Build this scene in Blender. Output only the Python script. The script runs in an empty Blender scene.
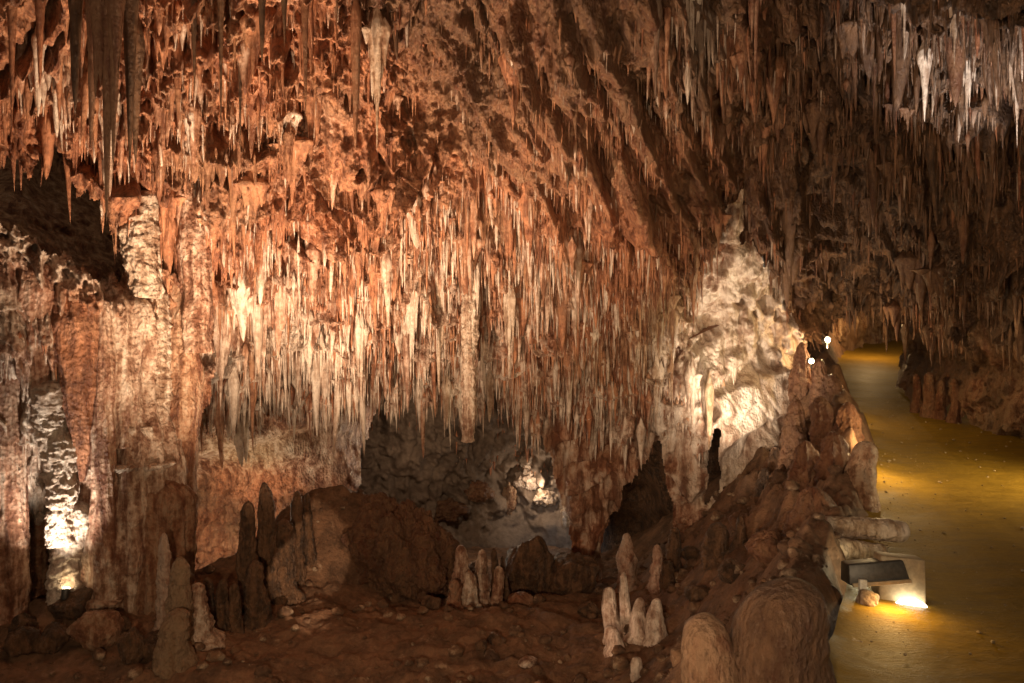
import bpy, math
import numpy as np
from mathutils import Vector

# ------------------------------------------------------------------ basics
F = 740.0                    # focal length in pixels of the 1024 px wide picture
CX, CY = 512.0, 341.5
H = 3.8                      # eye height above the chamber floor
scn = bpy.context.scene
COL = scn.collection
rng = np.random.default_rng(11)


def P(px, py, d):
    px, py, d = np.broadcast_arrays(np.asarray(px, float), np.asarray(py, float), np.asarray(d, float))
    return np.stack([(px - CX) / F * d, d, H - (py - CY) / F * d], -1)


def V3(px, py, d):
    return Vector(P(px, py, d).tolist())


# ------------------------------------------------------------------ noise
_r = np.random.default_rng(5)
PERM = np.tile(_r.permutation(256), 3).astype(np.int64)
GRAD = _r.normal(size=(256, 3))
GRAD /= np.linalg.norm(GRAD, axis=1)[:, None]


def perlin(x, y, z):
    xi, yi, zi = np.floor(x).astype(np.int64), np.floor(y).astype(np.int64), np.floor(z).astype(np.int64)
    xf, yf, zf = x - xi, y - yi, z - zi
    xi &= 255; yi &= 255; zi &= 255
    u, v, w = [t * t * t * (t * (t * 6 - 15) + 10) for t in (xf, yf, zf)]
    out = 0
    for a in (0, 1):
        for b in (0, 1):
            for c in (0, 1):
                g = GRAD[PERM[PERM[PERM[xi + a] + yi + b] + zi + c]]
                dot = g[..., 0] * (xf - a) + g[..., 1] * (yf - b) + g[..., 2] * (zf - c)
                out = out + dot * (u if a else 1 - u) * (v if b else 1 - v) * (w if c else 1 - w)
    return out * 1.5


def nz(X, sx, sy=None, sz=None, off=0.0):
    sy = sx if sy is None else sy
    sz = sx if sz is None else sz
    return perlin(X[..., 0] * sx + off, X[..., 1] * sy + off * 1.7 + 31.3, X[..., 2] * sz - off * .6 + 11.9)


def fbm(X, s, octv=4, gain=.5, off=0.0, zs=1.0):
    o, a = 0, 1.0
    for k in range(octv):
        f = s * 2.03 ** k
        o = o + a * nz(X, f, f, f * zs, off + 7.1 * k)
        a *= gain
    return o


def ridged(X, s, octv=3, off=0.0, zs=1.0):
    o, a = 0, 1.0
    for k in range(octv):
        f = s * 2.1 ** k
        o = o + a * (1 - 2 * np.abs(nz(X, f, f, f * zs, off + 3.3 * k)))
        a *= .5
    return o


def billow(X, s_, octv=4, gain=.55, off=0.0, zs=1.0):
    o, a = 0, 1.0
    for k in range(octv):
        f = s_ * 2.05 ** k
        o = o + a * (np.abs(nz(X, f, f, f * zs, off + 5.7 * k)) * 2 - .6); a *= gain
    return o


def sstep(a, b, x):
    t = np.clip((x - a) / (b - a), 0, 1)
    return t * t * (3 - 2 * t)


def gauss(U, V, cx, cy, rx, ry):
    return np.exp(-((U - cx) / rx) ** 2 - ((V - cy) / ry) ** 2)


# ------------------------------------------------------------------ object helpers
def mesh_from(name, verts, faces, mat=None, smooth=True, tint=None):
    """faces: (n,4) int array (a -1 in the last column marks a triangle)"""
    verts = np.asarray(verts, np.float32); faces = np.asarray(faces, np.int64)
    me = bpy.data.meshes.new(name)
    if faces.shape[1] == 4 and (faces[:, 3] < 0).any():
        tri = faces[:, 3] < 0
        sizes = np.where(tri, 3, 4)
        loops = faces.ravel()[(faces.ravel() >= 0)]
    else:
        sizes = np.full(len(faces), faces.shape[1]); loops = faces.ravel()
    me.vertices.add(len(verts)); me.vertices.foreach_set("co", verts.ravel())
    me.loops.add(len(loops)); me.loops.foreach_set("vertex_index", loops.astype(np.int32))
    me.polygons.add(len(faces))
    starts = np.concatenate([[0], np.cumsum(sizes)[:-1]]).astype(np.int32)
    me.polygons.foreach_set("loop_start", starts)
    me.update(calc_edges=True)
    if smooth:
        me.polygons.foreach_set("use_smooth", np.ones(len(faces), bool))
    if tint is not None:
        at = me.color_attributes.new("tint", 'FLOAT_COLOR', 'POINT')
        c = np.ones((len(verts), 4), np.float32); c[:, :3] = tint
        at.data.foreach_set("color", c.ravel())
    if mat:
        me.materials.append(mat)
    me.validate()
    return me


def link(name, me, loc=None, parent=None, color=None):
    o = bpy.data.objects.new(name, me); COL.objects.link(o)
    if parent:
        o.parent = parent
    if loc is not None:
        o.location = loc
    if color is not None:
        o.color = (*color, 1.0)
    return o


def tag(o, label=None, cat=None, group=None, kind=None):
    if label: o["label"] = label
    if cat: o["category"] = cat
    if group: o["group"] = group
    if kind: o["kind"] = kind
    return o


def empty(name, loc):
    o = bpy.data.objects.new(name, None); COL.objects.link(o)
    o.location = loc; o.empty_display_size = .1
    return o


# ------------------------------------------------------------------ materials
def new_mat(name):
    m = bpy.data.materials.new(name); m.use_nodes = True
    nt = m.node_tree; nt.nodes.clear()
    out = nt.nodes.new("ShaderNodeOutputMaterial")
    bs = nt.nodes.new("ShaderNodeBsdfPrincipled")
    nt.links.new(bs.outputs[0], out.inputs[0])
    return m, nt, bs


class NB:
    def __init__(s, nt): s.nt = nt; s.L = nt.links.new
    def n(s, t, **kw):
        x = s.nt.nodes.new(t)
        for k, v in kw.items(): setattr(x, k, v)
        return x
    def pos(s, scale=(1, 1, 1)):
        g = s.n("ShaderNodeNewGeometry"); m = s.n("ShaderNodeMapping"); m.inputs['Scale'].default_value = scale
        s.L(g.outputs['Position'], m.inputs['Vector']); return m.outputs[0]
    def noise(s, vec, scale, detail=4, rough=.55, dist=0.0):
        x = s.n("ShaderNodeTexNoise"); x.inputs['Scale'].default_value = scale; x.inputs['Detail'].default_value = detail
        x.inputs['Roughness'].default_value = rough; x.inputs['Distortion'].default_value = dist
        s.L(vec, x.inputs['Vector']); return x.outputs['Fac']
    def voro(s, vec, scale, feature='F1'):
        x = s.n("ShaderNodeTexVoronoi", feature=feature); x.inputs['Scale'].default_value = scale
        s.L(vec, x.inputs['Vector']); return x.outputs['Distance']
    def ramp(s, fac, a, b):
        x = s.n("ShaderNodeMapRange"); x.interpolation_type = 'SMOOTHSTEP'
        x.inputs['From Min'].default_value = a; x.inputs['From Max'].default_value = b
        s.L(fac, x.inputs['Value']); return x.outputs[0]
    def mix(s, fac, a, b):
        x = s.n("ShaderNodeMix", data_type='RGBA')
        for sock, v in ((x.inputs[0], fac), (x.inputs[6], a), (x.inputs[7], b)):
            if isinstance(v, bpy.types.NodeSocket): s.L(v, sock)
            elif isinstance(v, (int, float)): sock.default_value = v
            else: sock.default_value = (*v, 1)
        return x.outputs[2]
    def math(s, op, a, b=0.0):
        x = s.n("ShaderNodeMath", operation=op)
        for sock, v in ((x.inputs[0], a), (x.inputs[1], b)):
            if isinstance(v, bpy.types.NodeSocket): s.L(v, sock)
            else: sock.default_value = v
        return x.outputs[0]


def rock_mat(name, source, streak=1.0, bump=.6, bscale=1.0, speck=.55, light=.25, finew=.4, cell=.4):
    """rust rock whose share of pale calcite / manganese brown and painted shade / ochre comes from the vertex tint or the object colour"""
    m, nt, bs = new_mat(name); b = NB(nt)
    if source == 'attr':
        a = b.n("ShaderNodeAttribute", attribute_name="tint"); src = a.outputs['Color']
    else:
        a = b.n("ShaderNodeObjectInfo"); src = a.outputs['Color']
    sep = b.n("ShaderNodeSeparateColor"); b.L(src, sep.inputs[0])
    st = b.noise(b.pos((4.5, 4.5, .55)), 2.0 * streak, 5, .6, .3)
    fine = b.noise(b.pos(), 9, 6, .65)
    big = b.noise(b.pos(), .9, 4, .55)
    n1 = b.math('ADD', b.math('MULTIPLY', st, 1 - finew), b.math('MULTIPLY', fine, finew))
    k1 = b.ramp(n1, .39, .61)
    rust = b.mix(k1, (.16, .052, .024), (.52, .215, .105))
    rust = b.mix(b.ramp(big, .4, .7), rust, b.mix(k1, (.17, .07, .035), (.44, .225, .12)))
    calc = b.mix(k1, (.40, .27, .19), (.78, .63, .51))
    dark = b.mix(k1, (.045, .024, .013), (.17, .085, .042))
    ochre = b.mix(k1, (.30, .18, .095), (.60, .42, .26))
    def w(i, lo, hi):
        return b.ramp(b.math('ADD', sep.outputs[i], b.math('MULTIPLY', b.math('SUBTRACT', n1, .5), 1.1)), lo, hi)
    c = b.mix(w(2, .25, .75), rust, ochre)
    c = b.mix(w(0, .25, .75), c, calc)
    c = b.mix(w(1, .25, .75), c, dark)
    # dark specks put into the colour as shade of small cavities
    sp = b.ramp(b.noise(b.pos((1, 1, .6)), 20, 6, .75), .54, .66)
    c = b.mix(b.math('MULTIPLY', sp, speck), c, (.055, .028, .016))
    lt = b.ramp(b.noise(b.pos((1, 1, .35)), 34, 4, .7), .56, .70)
    c = b.mix(b.math('MULTIPLY', lt, light), c, (.72, .52, .38))
    b.L(c, bs.inputs['Base Color'])
    r = b.n("ShaderNodeMapRange"); r.inputs['To Min'].default_value = .26; r.inputs['To Max'].default_value = .74
    b.L(fine, r.inputs['Value']); b.L(r.outputs[0], bs.inputs['Roughness'])
    bs.inputs['Specular IOR Level'].default_value = .4
    h = b.math('ADD', b.math('MULTIPLY', b.noise(b.pos((1, 1, .5)), 26 * bscale, 6, .68), 1.0),
               b.math('MULTIPLY', b.voro(b.pos((1, 1, .7)), 24 * bscale), cell))
    bp = b.n("ShaderNodeBump"); bp.inputs['Strength'].default_value = min(1, bump * 1.5); bp.inputs['Distance'].default_value = .08
    b.L(h, bp.inputs['Height']); b.L(bp.outputs[0], bs.inputs['Normal'])
    return m


def soil_mat(name, lo, hi, pale, rough=(.6, .95), bump=.7, scale=1.0, stretch=(1, 1, 1), palew=(.62, .75), spec=.5):
    m, nt, bs = new_mat(name); b = NB(nt)
    n1 = b.noise(b.pos(stretch), 2.2 * scale, 7, .62)
    n2 = b.noise(b.pos(stretch), 14 * scale, 6, .66)
    c = b.mix(b.ramp(b.math('ADD', b.math('MULTIPLY', n1, .6), b.math('MULTIPLY', n2, .4)), .36, .64), lo, hi)
    c = b.mix(b.ramp(b.noise(b.pos(stretch), 5 * scale, 8, .7), *palew), c, pale)
    b.L(c, bs.inputs['Base Color'])
    r = b.n("ShaderNodeMapRange"); r.inputs['To Min'].default_value = rough[0]; r.inputs['To Max'].default_value = rough[1]
    b.L(n1, r.inputs['Value']); b.L(r.outputs[0], bs.inputs['Roughness']); bs.inputs['Specular IOR Level'].default_value = spec
    h = b.math('ADD', n2, b.math('MULTIPLY', b.noise(b.pos(stretch), 40 * scale, 5, .7), .5))
    bp = b.n("ShaderNodeBump"); bp.inputs['Strength'].default_value = bump; bp.inputs['Distance'].default_value = .06
    b.L(h, bp.inputs['Height']); b.L(bp.outputs[0], bs.inputs['Normal'])
    return m


def plain_mat(name, col, rough=.5, metal=0.0, emit=None, es=0.0):
    m, nt, bs = new_mat(name); b = NB(nt)
    n = b.noise(b.pos(), 30, 5, .6)
    c = b.mix(b.ramp(n, .35, .7), tuple(v * .7 for v in col), col)
    b.L(c, bs.inputs['Base Color'])
    bs.inputs['Roughness'].default_value = rough; bs.inputs['Metallic'].default_value = metal
    if emit:
        bs.inputs['Emission Color'].default_value = (*emit, 1); bs.inputs['Emission Strength'].default_value = es
    return m


M_ROCK = rock_mat("cave_rock", 'attr')
M_ROCKO = rock_mat("cave_rock_by_piece", 'object', speck=.45, light=.12)
M_WALL = rock_mat("pale_wall_rock", 'attr', speck=.3, light=.05, bump=.5, streak=.6, finew=.22)
M_STAL = rock_mat("dripstone", 'attr', bump=.4, bscale=1.3, speck=.4, light=.15, cell=.0)
M_STALO = rock_mat("dripstone_by_piece", 'object', bump=.4, bscale=1.3, speck=.4, light=.15, cell=.0)
M_SOIL = soil_mat("cave_soil", (.085, .042, .020), (.24, .122, .062), (.36, .24, .15), palew=(.58, .72))
M_PATH = soil_mat("wet_clay_path", (.20, .118, .014), (.31, .185, .024), (.36, .23, .05), rough=(.36, .68), bump=.45, scale=2.4, spec=.08, stretch=(.55, 1.7, 1))
M_BACK = soil_mat("grey_back_rock", (.10, .066, .045), (.22, .155, .11), (.30, .21, .14), rough=(.6, .9), bump=.6, scale=.7)
M_LEDGE = soil_mat("smooth_ledge_rock", (.27, .2, .13), (.42, .34, .24), (.5, .36, .2), rough=(.6, .9), bump=.45, scale=.6)


# ------------------------------------------------------------------ relief sheets
def rbf(ctrl):
    c = np.asarray(ctrl, float); n = len(c)
    q = c[:, :2] / 100.0
    r = np.linalg.norm(q[:, None] - q[None], axis=2)
    K = np.where(r > 0, r * r * np.log(r + 1e-12), 0) + np.eye(n) * .02
    A = np.zeros((n + 3, n + 3)); A[:n, :n] = K
    Q = np.c_[np.ones(n), q]; A[:n, n:] = Q; A[n:, :n] = Q.T
    sol = np.linalg.solve(A, np.r_[np.log(c[:, 2]), 0, 0, 0])
    def f(U, V):
        sh = U.shape; u = U.ravel() / 100; v = V.ravel() / 100
        out = sol[n] + sol[n + 1] * u + sol[n + 2] * v
        for i in range(n):
            rr = (u - q[i, 0]) ** 2 + (v - q[i, 1]) ** 2
            out += sol[i] * np.where(rr > 0, .5 * rr * np.log(rr + 1e-12), 0)
        return np.exp(out).reshape(sh)
    return f


def inpoly(U, V, poly):
    ins = np.zeros(U.shape, bool); n = len(poly)
    for i in range(n):
        x1, y1 = poly[i]; x2, y2 = poly[(i + 1) % n]
        if y1 == y2: continue
        c = ((y1 > V) != (y2 > V)) & (U < (x2 - x1) * (V - y1) / (y2 - y1) + x1)
        ins ^= c
    return ins


def grid_faces(nr, nc, ok=None):
    i = np.arange(nr * nc).reshape(nr, nc)
    f = np.stack([i[:-1, :-1], i[:-1, 1:], i[1:, 1:], i[1:, :-1]], -1).reshape(-1, 4)
    if ok is not None:
        o = ok.ravel(); f = f[o[f].all(1)]
    return f


def compact(verts, faces, *attrs):
    used = np.unique(faces); mp = -np.ones(len(verts), np.int64); mp[used] = np.arange(len(used))
    return (verts[used], mp[faces]) + tuple(a[used] for a in attrs)


def normals(X):
    du = np.gradient(X, axis=1); dv = np.gradient(X, axis=0)
    n = np.cross(dv, du); n /= np.linalg.norm(n, axis=2)[..., None] + 1e-12
    toward = (n * (np.array([0, 0, H]) - X)).sum(2) < 0
    n[toward] *= -1
    return n


SHEETS = {}


def sheet(name, ctrl, poly, step, disp, tint, mat, holes=(), edge=7.0):
    q = np.array(poly)
    x0, y0 = q.min(0) - 8; x1, y1 = q.max(0) + 8
    U, V = np.meshgrid(np.arange(x0, x1, step), np.arange(y0, y1, step))
    f = rbf(ctrl)
    D = f(U, V)
    X = P(U, V, D)
    N = normals(X)
    h = disp(X, U, V)
    ray = X - np.array([0, 0, H]); ray /= np.linalg.norm(ray, axis=2)[..., None]
    Dd = N * .3 - ray * .75 + np.array([0, 0, -.22])          # rock swells out into the cave and sags a little
    X2 = X + Dd * h[..., None]
    E = np.stack([U, V, U * 0], -1)
    eu = U + edge * (nz(E, .05, .012, 1, 3.1) + .5 * nz(E, .15, .03, 1, 9.1))
    ev = V + edge * 1.6 * (nz(E, .06, .02, 1, 17.1) + .7 * nz(E, .2, .05, 1, 23.7))
    ok = inpoly(eu, ev, poly)
    for hpoly in holes:
        ok &= ~inpoly(eu, ev, hpoly)
    fc = grid_faces(*U.shape, ok)
    T = tint(X2, U, V)
    v, fc2, t = compact(X2.reshape(-1, 3), fc, T.reshape(-1, 3))
    me = mesh_from(name, v, fc2, mat, True, t)
    o = link(name, me)
    SHEETS[o.name] = dict(U=U, V=V, X=X2, ok=ok, T=T, f=f, X0=X, N=N, x0=x0, y0=y0, step=step)
    return o


def surf_at(name, px, py):
    S = SHEETS[name]
    j = np.clip(((np.asarray(px) - S['x0']) / S['step']).astype(int), 0, S['U'].shape[1] - 1)
    i = np.clip(((np.asarray(py) - S['y0']) / S['step']).astype(int), 0, S['U'].shape[0] - 1)
    return S['X'][i, j]


def tiers(X, f, a, off):
    """overlapping hung lips: the rock swells downwards and then cuts back sharply"""
    s = -X[..., 2] * f + 1.3 * fbm(X, .55, 3, off=off) + 1.6 * nz(X, 1.3, 1.3, .3, off + 4)
    s = s - np.floor(s)
    return a * (np.power(s, .8) * (1 - sstep(.93, 1.0, s)) - .4)


def tri(a, b, c):
    return np.stack([np.clip(a, 0, 1.2), np.clip(b, 0, 1.2), np.clip(c, 0, 1.2)], -1)


# --- main ceiling ---------------------------------------------------------------
A_CTRL = [(-250, -280, 5.0), (0, -280, 5.2), (300, -280, 5.4), (600, -280, 5.6), (900, -280, 5.4), (1280, -280, 5.0),
          (-250, 0, 6.6), (0, 0, 7.6), (100, 0, 8.3), (200, 0, 8.4), (330, 0, 8.4), (400, 0, 9.2), (480, 0, 9.2), (560, 0, 8.6), (640, 0, 8.4), (700, 0, 9), (850, 0, 9.4), (940, 0, 8.2), (1024, 0, 7.6), (1280, 0, 6.6),
          (-250, 110, 7.6), (0, 100, 8.5), (150, 100, 9.4), (250, 100, 9.5), (340, 100, 9.5), (390, 90, 10.6), (450, 100, 10.8), (520, 100, 10.0), (600, 100, 9.8), (700, 100, 10.4), (800, 100, 11.2), (900, 110, 10.8), (1024, 100, 9.1), (1280, 100, 7.8),
          (150, 200, 10.2), (250, 200, 10.7), (400, 190, 11.0), (480, 200, 11.5), (560, 200, 11.5), (650, 200, 11.8), (740, 200, 13.2), (830, 210, 13.4), (930, 200, 12), (1024, 200, 10.5), (1280, 200, 9),
          (180, 300, 11.4), (300, 300, 12.0), (450, 300, 12.5), (550, 300, 12.7), (650, 300, 12.6), (720, 290, 13.4), (790, 290, 14.4), (860, 300, 15.5), (940, 320, 13), (1024, 320, 11.6), (1280, 330, 9.6),
          (200, 440, 12.8), (300, 440, 13.1), (450, 440, 13.3), (550, 450, 13.4), (650, 450, 13.2), (720, 430, 13.6), (940, 400, 13.6), (1024, 420, 12.4)]
LIP = [(150, 330), (185, 395), (205, 425), (260, 415), (330, 405), (375, 396), (420, 400), (470, 402), (520, 404), (545, 412), (590, 428), (630, 428), (655, 400), (674, 360), (689, 280)]
A_POLY = [(-240, -270), (1270, -270), (1270, 340), (1060, 330), (985, 330), (940, 330), (915, 335), (898, 318), (872, 306), (848, 312), (826, 330), (800, 338), (788, 312), (776, 270), (748, 258), (720, 252), (704, 262)] + LIP[::-1] + \
         [(128, 290), (118, 262), (108, 222), (92, 186), (68, 160), (44, 150), (16, 166), (-240, 190)]


def hang_flutes(U, V, w, h, off, lean=0.0, octv=3):
    """flutes that run down the rock face, w px wide and h px long, leaning to the right as they fall"""
    E = np.stack([U, V, U * 0], -1)
    u = U - lean * V + 14 * nz(E, .012, .008, 1, off + 40) + 5 * nz(E, .04, .02, 1, off + 50)
    o, a = 0, 1.0
    for k in range(octv):
        o = o + a * (1 - 2 * np.abs(perlin(u / w + off, V / h + 2 * off, 0 * U + off * .37))); a *= .5; w *= .46; h *= .6
    return o


RIBS = [  # long draperies sweeping down to the right: points, width px, swell m
    ([(438, -60), (470, 30), (505, 110), (545, 190), (575, 250)], 20, .55),
    ([(500, -60), (528, 30), (566, 110), (600, 180), (628, 240)], 17, .75),
    ([(548, -60), (572, 20), (606, 110), (640, 195), (668, 270)], 15, .85),
    ([(588, -60), (612, 30), (640, 110), (668, 190), (694, 275)], 13, .80),
    ([(628, -60), (648, 20), (676, 110), (700, 190), (714, 240)], 12, .75),
    ([(664, -60), (684, 40), (708, 120), (728, 180)], 14, .65),
    ([(720, -60), (738, 40), (758, 130), (766, 200), (775, 270)], 16, .7),
    ([(790, -60), (796, 40), (790, 110), (800, 200), (806, 270)], 18, .55),
    ([(848, -60), (852, 30), (846, 95), (850, 150)], 15, .55),
    ([(470, 60), (492, 110), (500, 160)], 14, .45), ([(520, 60), (532, 100), (548, 140)], 12, .4),
    ([(900, 60), (905, 140), (915, 220), (925, 300)], 16, .5), ([(965, 150), (970, 220), (968, 290)], 15, .45)]


def ribs(U, V):
    E = np.stack([U, V, 0 * U], -1)
    wob = 15 * nz(E, .018, .013, 1, 6.6) + 6 * nz(E, .06, .045, 1, 16.6) + 3 * nz(E, .15, .12, 1, 26.6)
    out = 0 * U
    for pts, w, a in RIBS:
        ys = np.array([p[1] for p in pts], float); xs = np.array([p[0] for p in pts], float)
        x = np.interp(V, ys, xs) + wob
        q = (U - x) / (w * .72)
        prof = np.where(q < 0, np.exp(-(q / 1.9) ** 2), np.exp(-(q / .55) ** 2))       # steep on the right
        end = sstep(ys[0], ys[0] + 40, V) * (1 - sstep(ys[-1] - 6, ys[-1] + 5, V)) * (.55 + .45 * np.clip((V - ys[0]) / (ys[-1] - ys[0]), 0, 1))
        out = np.maximum(out, .68 * a * prof * end * np.clip(1.0 + .8 * nz(E, .03, .017, 1, w * 1.7) + .35 * nz(E, .09, .05, 1, w * 2.9), .3, 1.7))
    return out


def a_disp(X, U, V):
    # long overhanging folds that run down to the right in the upper middle
    diag = np.clip(1.25 * gauss(U, V, 620, 110, 150, 210), 0, 1)
    f1 = hang_flutes(U, V, 62, 330, 2.2, .42, 2)
    f2 = hang_flutes(U, V, 24, 120, 5.2, .36, 2)
    folds = .20 * f1 + .17 * f2 + .06 * hang_flutes(U, V, 11, 70, 12.2, .36, 2) + tiers(X, 1.1, .16, 33.) + tiers(X, 2.6, .06, 36.) + ribs(U, V)
    lump = .42 * fbm(X, .55, 3, off=1.3)
    flute = .15 * hang_flutes(U, V, 42, 190, 7.1) + .055 * hang_flutes(U, V, 13, 60, 9.3, 0, 2)
    t1 = tiers(X, .95, .55, 2.0)
    t2 = tiers(X, 2.1, .22, 22.0)
    rough = (.07 - .045 * diag) * fbm(X, 3.5, 4, .55, 6.0)
    cr = gauss(U, V, 430, 90, 75, 85)            # rubbly hollow
    rub = .20 * fbm(X, 1.6, 5, .62, 40.) + .16 * billow(X, 2.0, 4, .6, 44.)
    k = 1 - diag
    left_rough = (1 - sstep(300, 360, U)) * (1 - sstep(120, 210, V)) * sstep(120, 160, U)
    out = lump + k * (flute + t1 * (1 - .7 * cr) + t2 * (1 - .5 * cr)) + diag * folds + (1 - diag) * ribs(U, V) + rough + cr * rub
    out = out + left_rough * .24 * fbm(X, 2.2, 5, .6, 61.) + .03 * fbm(X, 9, 2, .6, 65.) + (.06 + .09 * left_rough - .045 * diag) * billow(X, 3.2, 3, .6, 66.)
    return out


def a_tint(X, U, V):
    n = fbm(X, .8, 3, off=3.)
    calc = .12 + .42 * sstep(300, 430, V) * sstep(170, 230, U) * (1 - sstep(600, 700, U)) + .35 * gauss(U, V, 250, 340, 140, 80)
    calc = calc + .55 * gauss(U, V, 690, 20, 45, 60) + .5 * gauss(U, V, 975, 60, 60, 110) + .3 * gauss(U, V, 450, 290, 160, 70) + .3 * gauss(U, V, 60, 90, 60, 40)
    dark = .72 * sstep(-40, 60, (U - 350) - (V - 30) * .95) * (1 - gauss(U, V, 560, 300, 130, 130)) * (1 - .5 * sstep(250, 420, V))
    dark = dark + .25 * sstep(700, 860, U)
    ochre = .55 * sstep(880, 1000, U) * sstep(180, 320, V) + .6 * gauss(U, V, 670, 340, 50, 90) + .35 * gauss(U, V, 620, 110, 110, 130)
    calc = calc + .35 * gauss(U, V, 672, 370, 45, 70)
    return tri(calc + .25 * n, dark * .8 + .12 * n, ochre)


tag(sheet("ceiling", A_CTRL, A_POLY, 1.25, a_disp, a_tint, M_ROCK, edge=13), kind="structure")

# the ceiling behind the hanging lip: roof of the rear chamber
fA = SHEETS["ceiling"]['f']


def roof():
    lip = np.array([(90, 330)] + LIP[:14] + [(740, 330)], float)
    px = np.linspace(90, 740, 260)
    py = np.interp(px, lip[:, 0], lip[:, 1])
    d0 = fA(px, py)
    rows = []
    K = np.linspace(0, 1, 60)
    for k in K:
        base = P(px, py - 14, d0 + .12)
        base[:, 1] += 12 * k
        base[:, 0] *= (1 + .75 * k)
        base[:, 2] += 1.4 * math.sin(k * 2.6) + .5 * k
        rows.append(base)
    X = np.array(rows)
    X[..., 2] += .35 * fbm(X, .8, 4, off=9.) * np.clip(K * 3, 0, 1)[:, None]
    t = np.tile([.1, .45, .2], (X.size // 3, 1))
    o = link("ceiling", mesh_from("rear_ceiling", X.reshape(-1, 3), grid_faces(60, 260), M_ROCK, True, t))
    tag(o, kind="structure")


roof()

# --- left rock wall ----------------------------------------------------------------
B_CTRL = [(-250, 180, 8.0), (-250, 640, 8.2), (0, 210, 9.3), (60, 250, 9.6), (112, 285, 9.9), (200, 300, 10.9), (0, 330, 9.3), (60, 340, 9.6), (120, 380, 10.3), (200, 400, 11.2),
          (0, 450, 9.6), (50, 460, 9.9), (100, 480, 10.5), (200, 500, 11.4), (0, 560, 10.2), (40, 560, 10.6), (100, 580, 10.6), (200, 600, 11.4), (0, 660, 10.2), (200, 660, 11.2)]
B_POLY = [(-240, 160), (0, 212), (40, 238), (75, 262), (112, 284), (128, 262), (150, 262), (200, 285), (212, 330), (200, 420), (190, 480), (186, 560), (180, 650), (-240, 665)]


def b_disp(X, U, V):
    lump = .28 * fbm(X, .8, 3, off=51.3)
    flute = .20 * hang_flutes(U, V, 30, 260, 4.4, .04) + .05 * hang_flutes(U, V, 9, 70, 6.4, .02, 2)
    t = tiers(X, .9, .16, 52.) + tiers(X, 2.7, .08, 57.)
    crust = gauss(V - (212 + U * .65), 0 * V, 12, 0, 22, 1)
    return lump + flute + t + .06 * fbm(X, 4, 4, .6, 56.) + crust * (.12 + .22 * fbm(X, 4.5, 3, .6, 59.))


def b_tint(X, U, V):
    n = fbm(X, 1.1, 3, off=53.)
    calc = .25 + .6 * gauss(U, V, 70, 470, 40, 90) + .45 * gauss(U, V, 15, 300, 35, 90) + .35 * gauss(V - (212 + U * .65), 0 * V, 5, 0, 16, 1)
    dark = .45 * sstep(500, 560, V) * (1 - gauss(U, V, 75, 540, 35, 70)) + .5 * gauss(U, V, 15, 590, 50, 70)
    return tri(calc + .25 * n, dark + .15 * n, .32 + .2 * n)


tag(sheet("rock_outcrop", B_CTRL, B_POLY, 1.25, b_disp, b_tint, M_ROCK), "pale fluted rock wall with a crusted sloping top beside the tall layered column", "rock wall")

# recess with a smooth tilted shelf above that wall
E_CTRL = [(-250, 60, 9.6), (-250, 200, 8.4), (-20, 100, 11.4), (60, 100, 12.0), (150, 120, 12.0), (-20, 150, 11.6), (60, 160, 12.2), (130, 190, 12.0), (-20, 212, 9.7), (40, 238, 9.9), (75, 262, 10.1), (112, 288, 10.3), (160, 290, 11.4), (60, 200, 11.0), (110, 240, 11.0), (20, 180, 10.6)]
E_POLY = [(-230, 40), (180, 60), (190, 310), (112, 300), (75, 280), (40, 255), (0, 230), (-230, 190)]


def e_disp(X, U, V):
    up = 1 - sstep(150, 190, V - (U - 60) * .5)
    return .16 * fbm(X, .8, 3, off=71.) + up * (.30 * hang_flutes(U, V, 17, 120, 74.)) + .09 * fbm(X, 3, 4, .6, 75.) + .06 * billow(X, 2.2, 3, .6, 76.)


def e_tint(X, U, V):
    n = fbm(X, 1.1, 3, off=73.)
    return tri(.25 + .2 * n, .1 + .2 * n, .45 + 0 * n)


tag(sheet("rock_shelf", E_CTRL, E_POLY, 2.0, e_disp, e_tint, M_ROCK), "smooth dark brown tilted rock shelf in the recess under the hanging stalactites", "rock shelf")

# --- right pillar wall, pale yellow ----------------------------------------------------
C_CTRL = [(520, 380, 13.9), (520, 560, 15.0), (560, 330, 13.6), (560, 440, 13.9), (575, 520, 14.0), (590, 590, 14.0), (640, 330, 13.3), (640, 440, 13.5), (640, 520, 13.6), (640, 600, 13.6), (690, 300, 13.2), (690, 380, 13.2), (690, 450, 13.3), (690, 560, 13.2),
          (730, 190, 12.0), (735, 250, 12.5), (700, 220, 12.2), (770, 220, 12.6), (750, 320, 13.6), (750, 400, 13.5), (750, 500, 13.3), (800, 300, 14.4), (800, 400, 14.2), (800, 500, 13.8), (840, 330, 15.2), (840, 480, 14.6)]
C_POLY = [(545, 395), (600, 330), (655, 320), (684, 285), (696, 250), (718, 215), (736, 190), (752, 186), (750, 215), (738, 245), (750, 252), (782, 266), (794, 298), (806, 345), (835, 500), (800, 600), (580, 625), (572, 560), (562, 500), (548, 450), (535, 420)]
HOLE1 = [(612, 520), (626, 488), (640, 478), (648, 452), (657, 446), (664, 452), (664, 480), (670, 500), (668, 530), (664, 560), (672, 590), (612, 612), (604, 575), (603, 545)]
HOLE2 = [(704, 470), (712, 432), (719, 430), (718, 462), (722, 480), (716, 500), (707, 505)]


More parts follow.
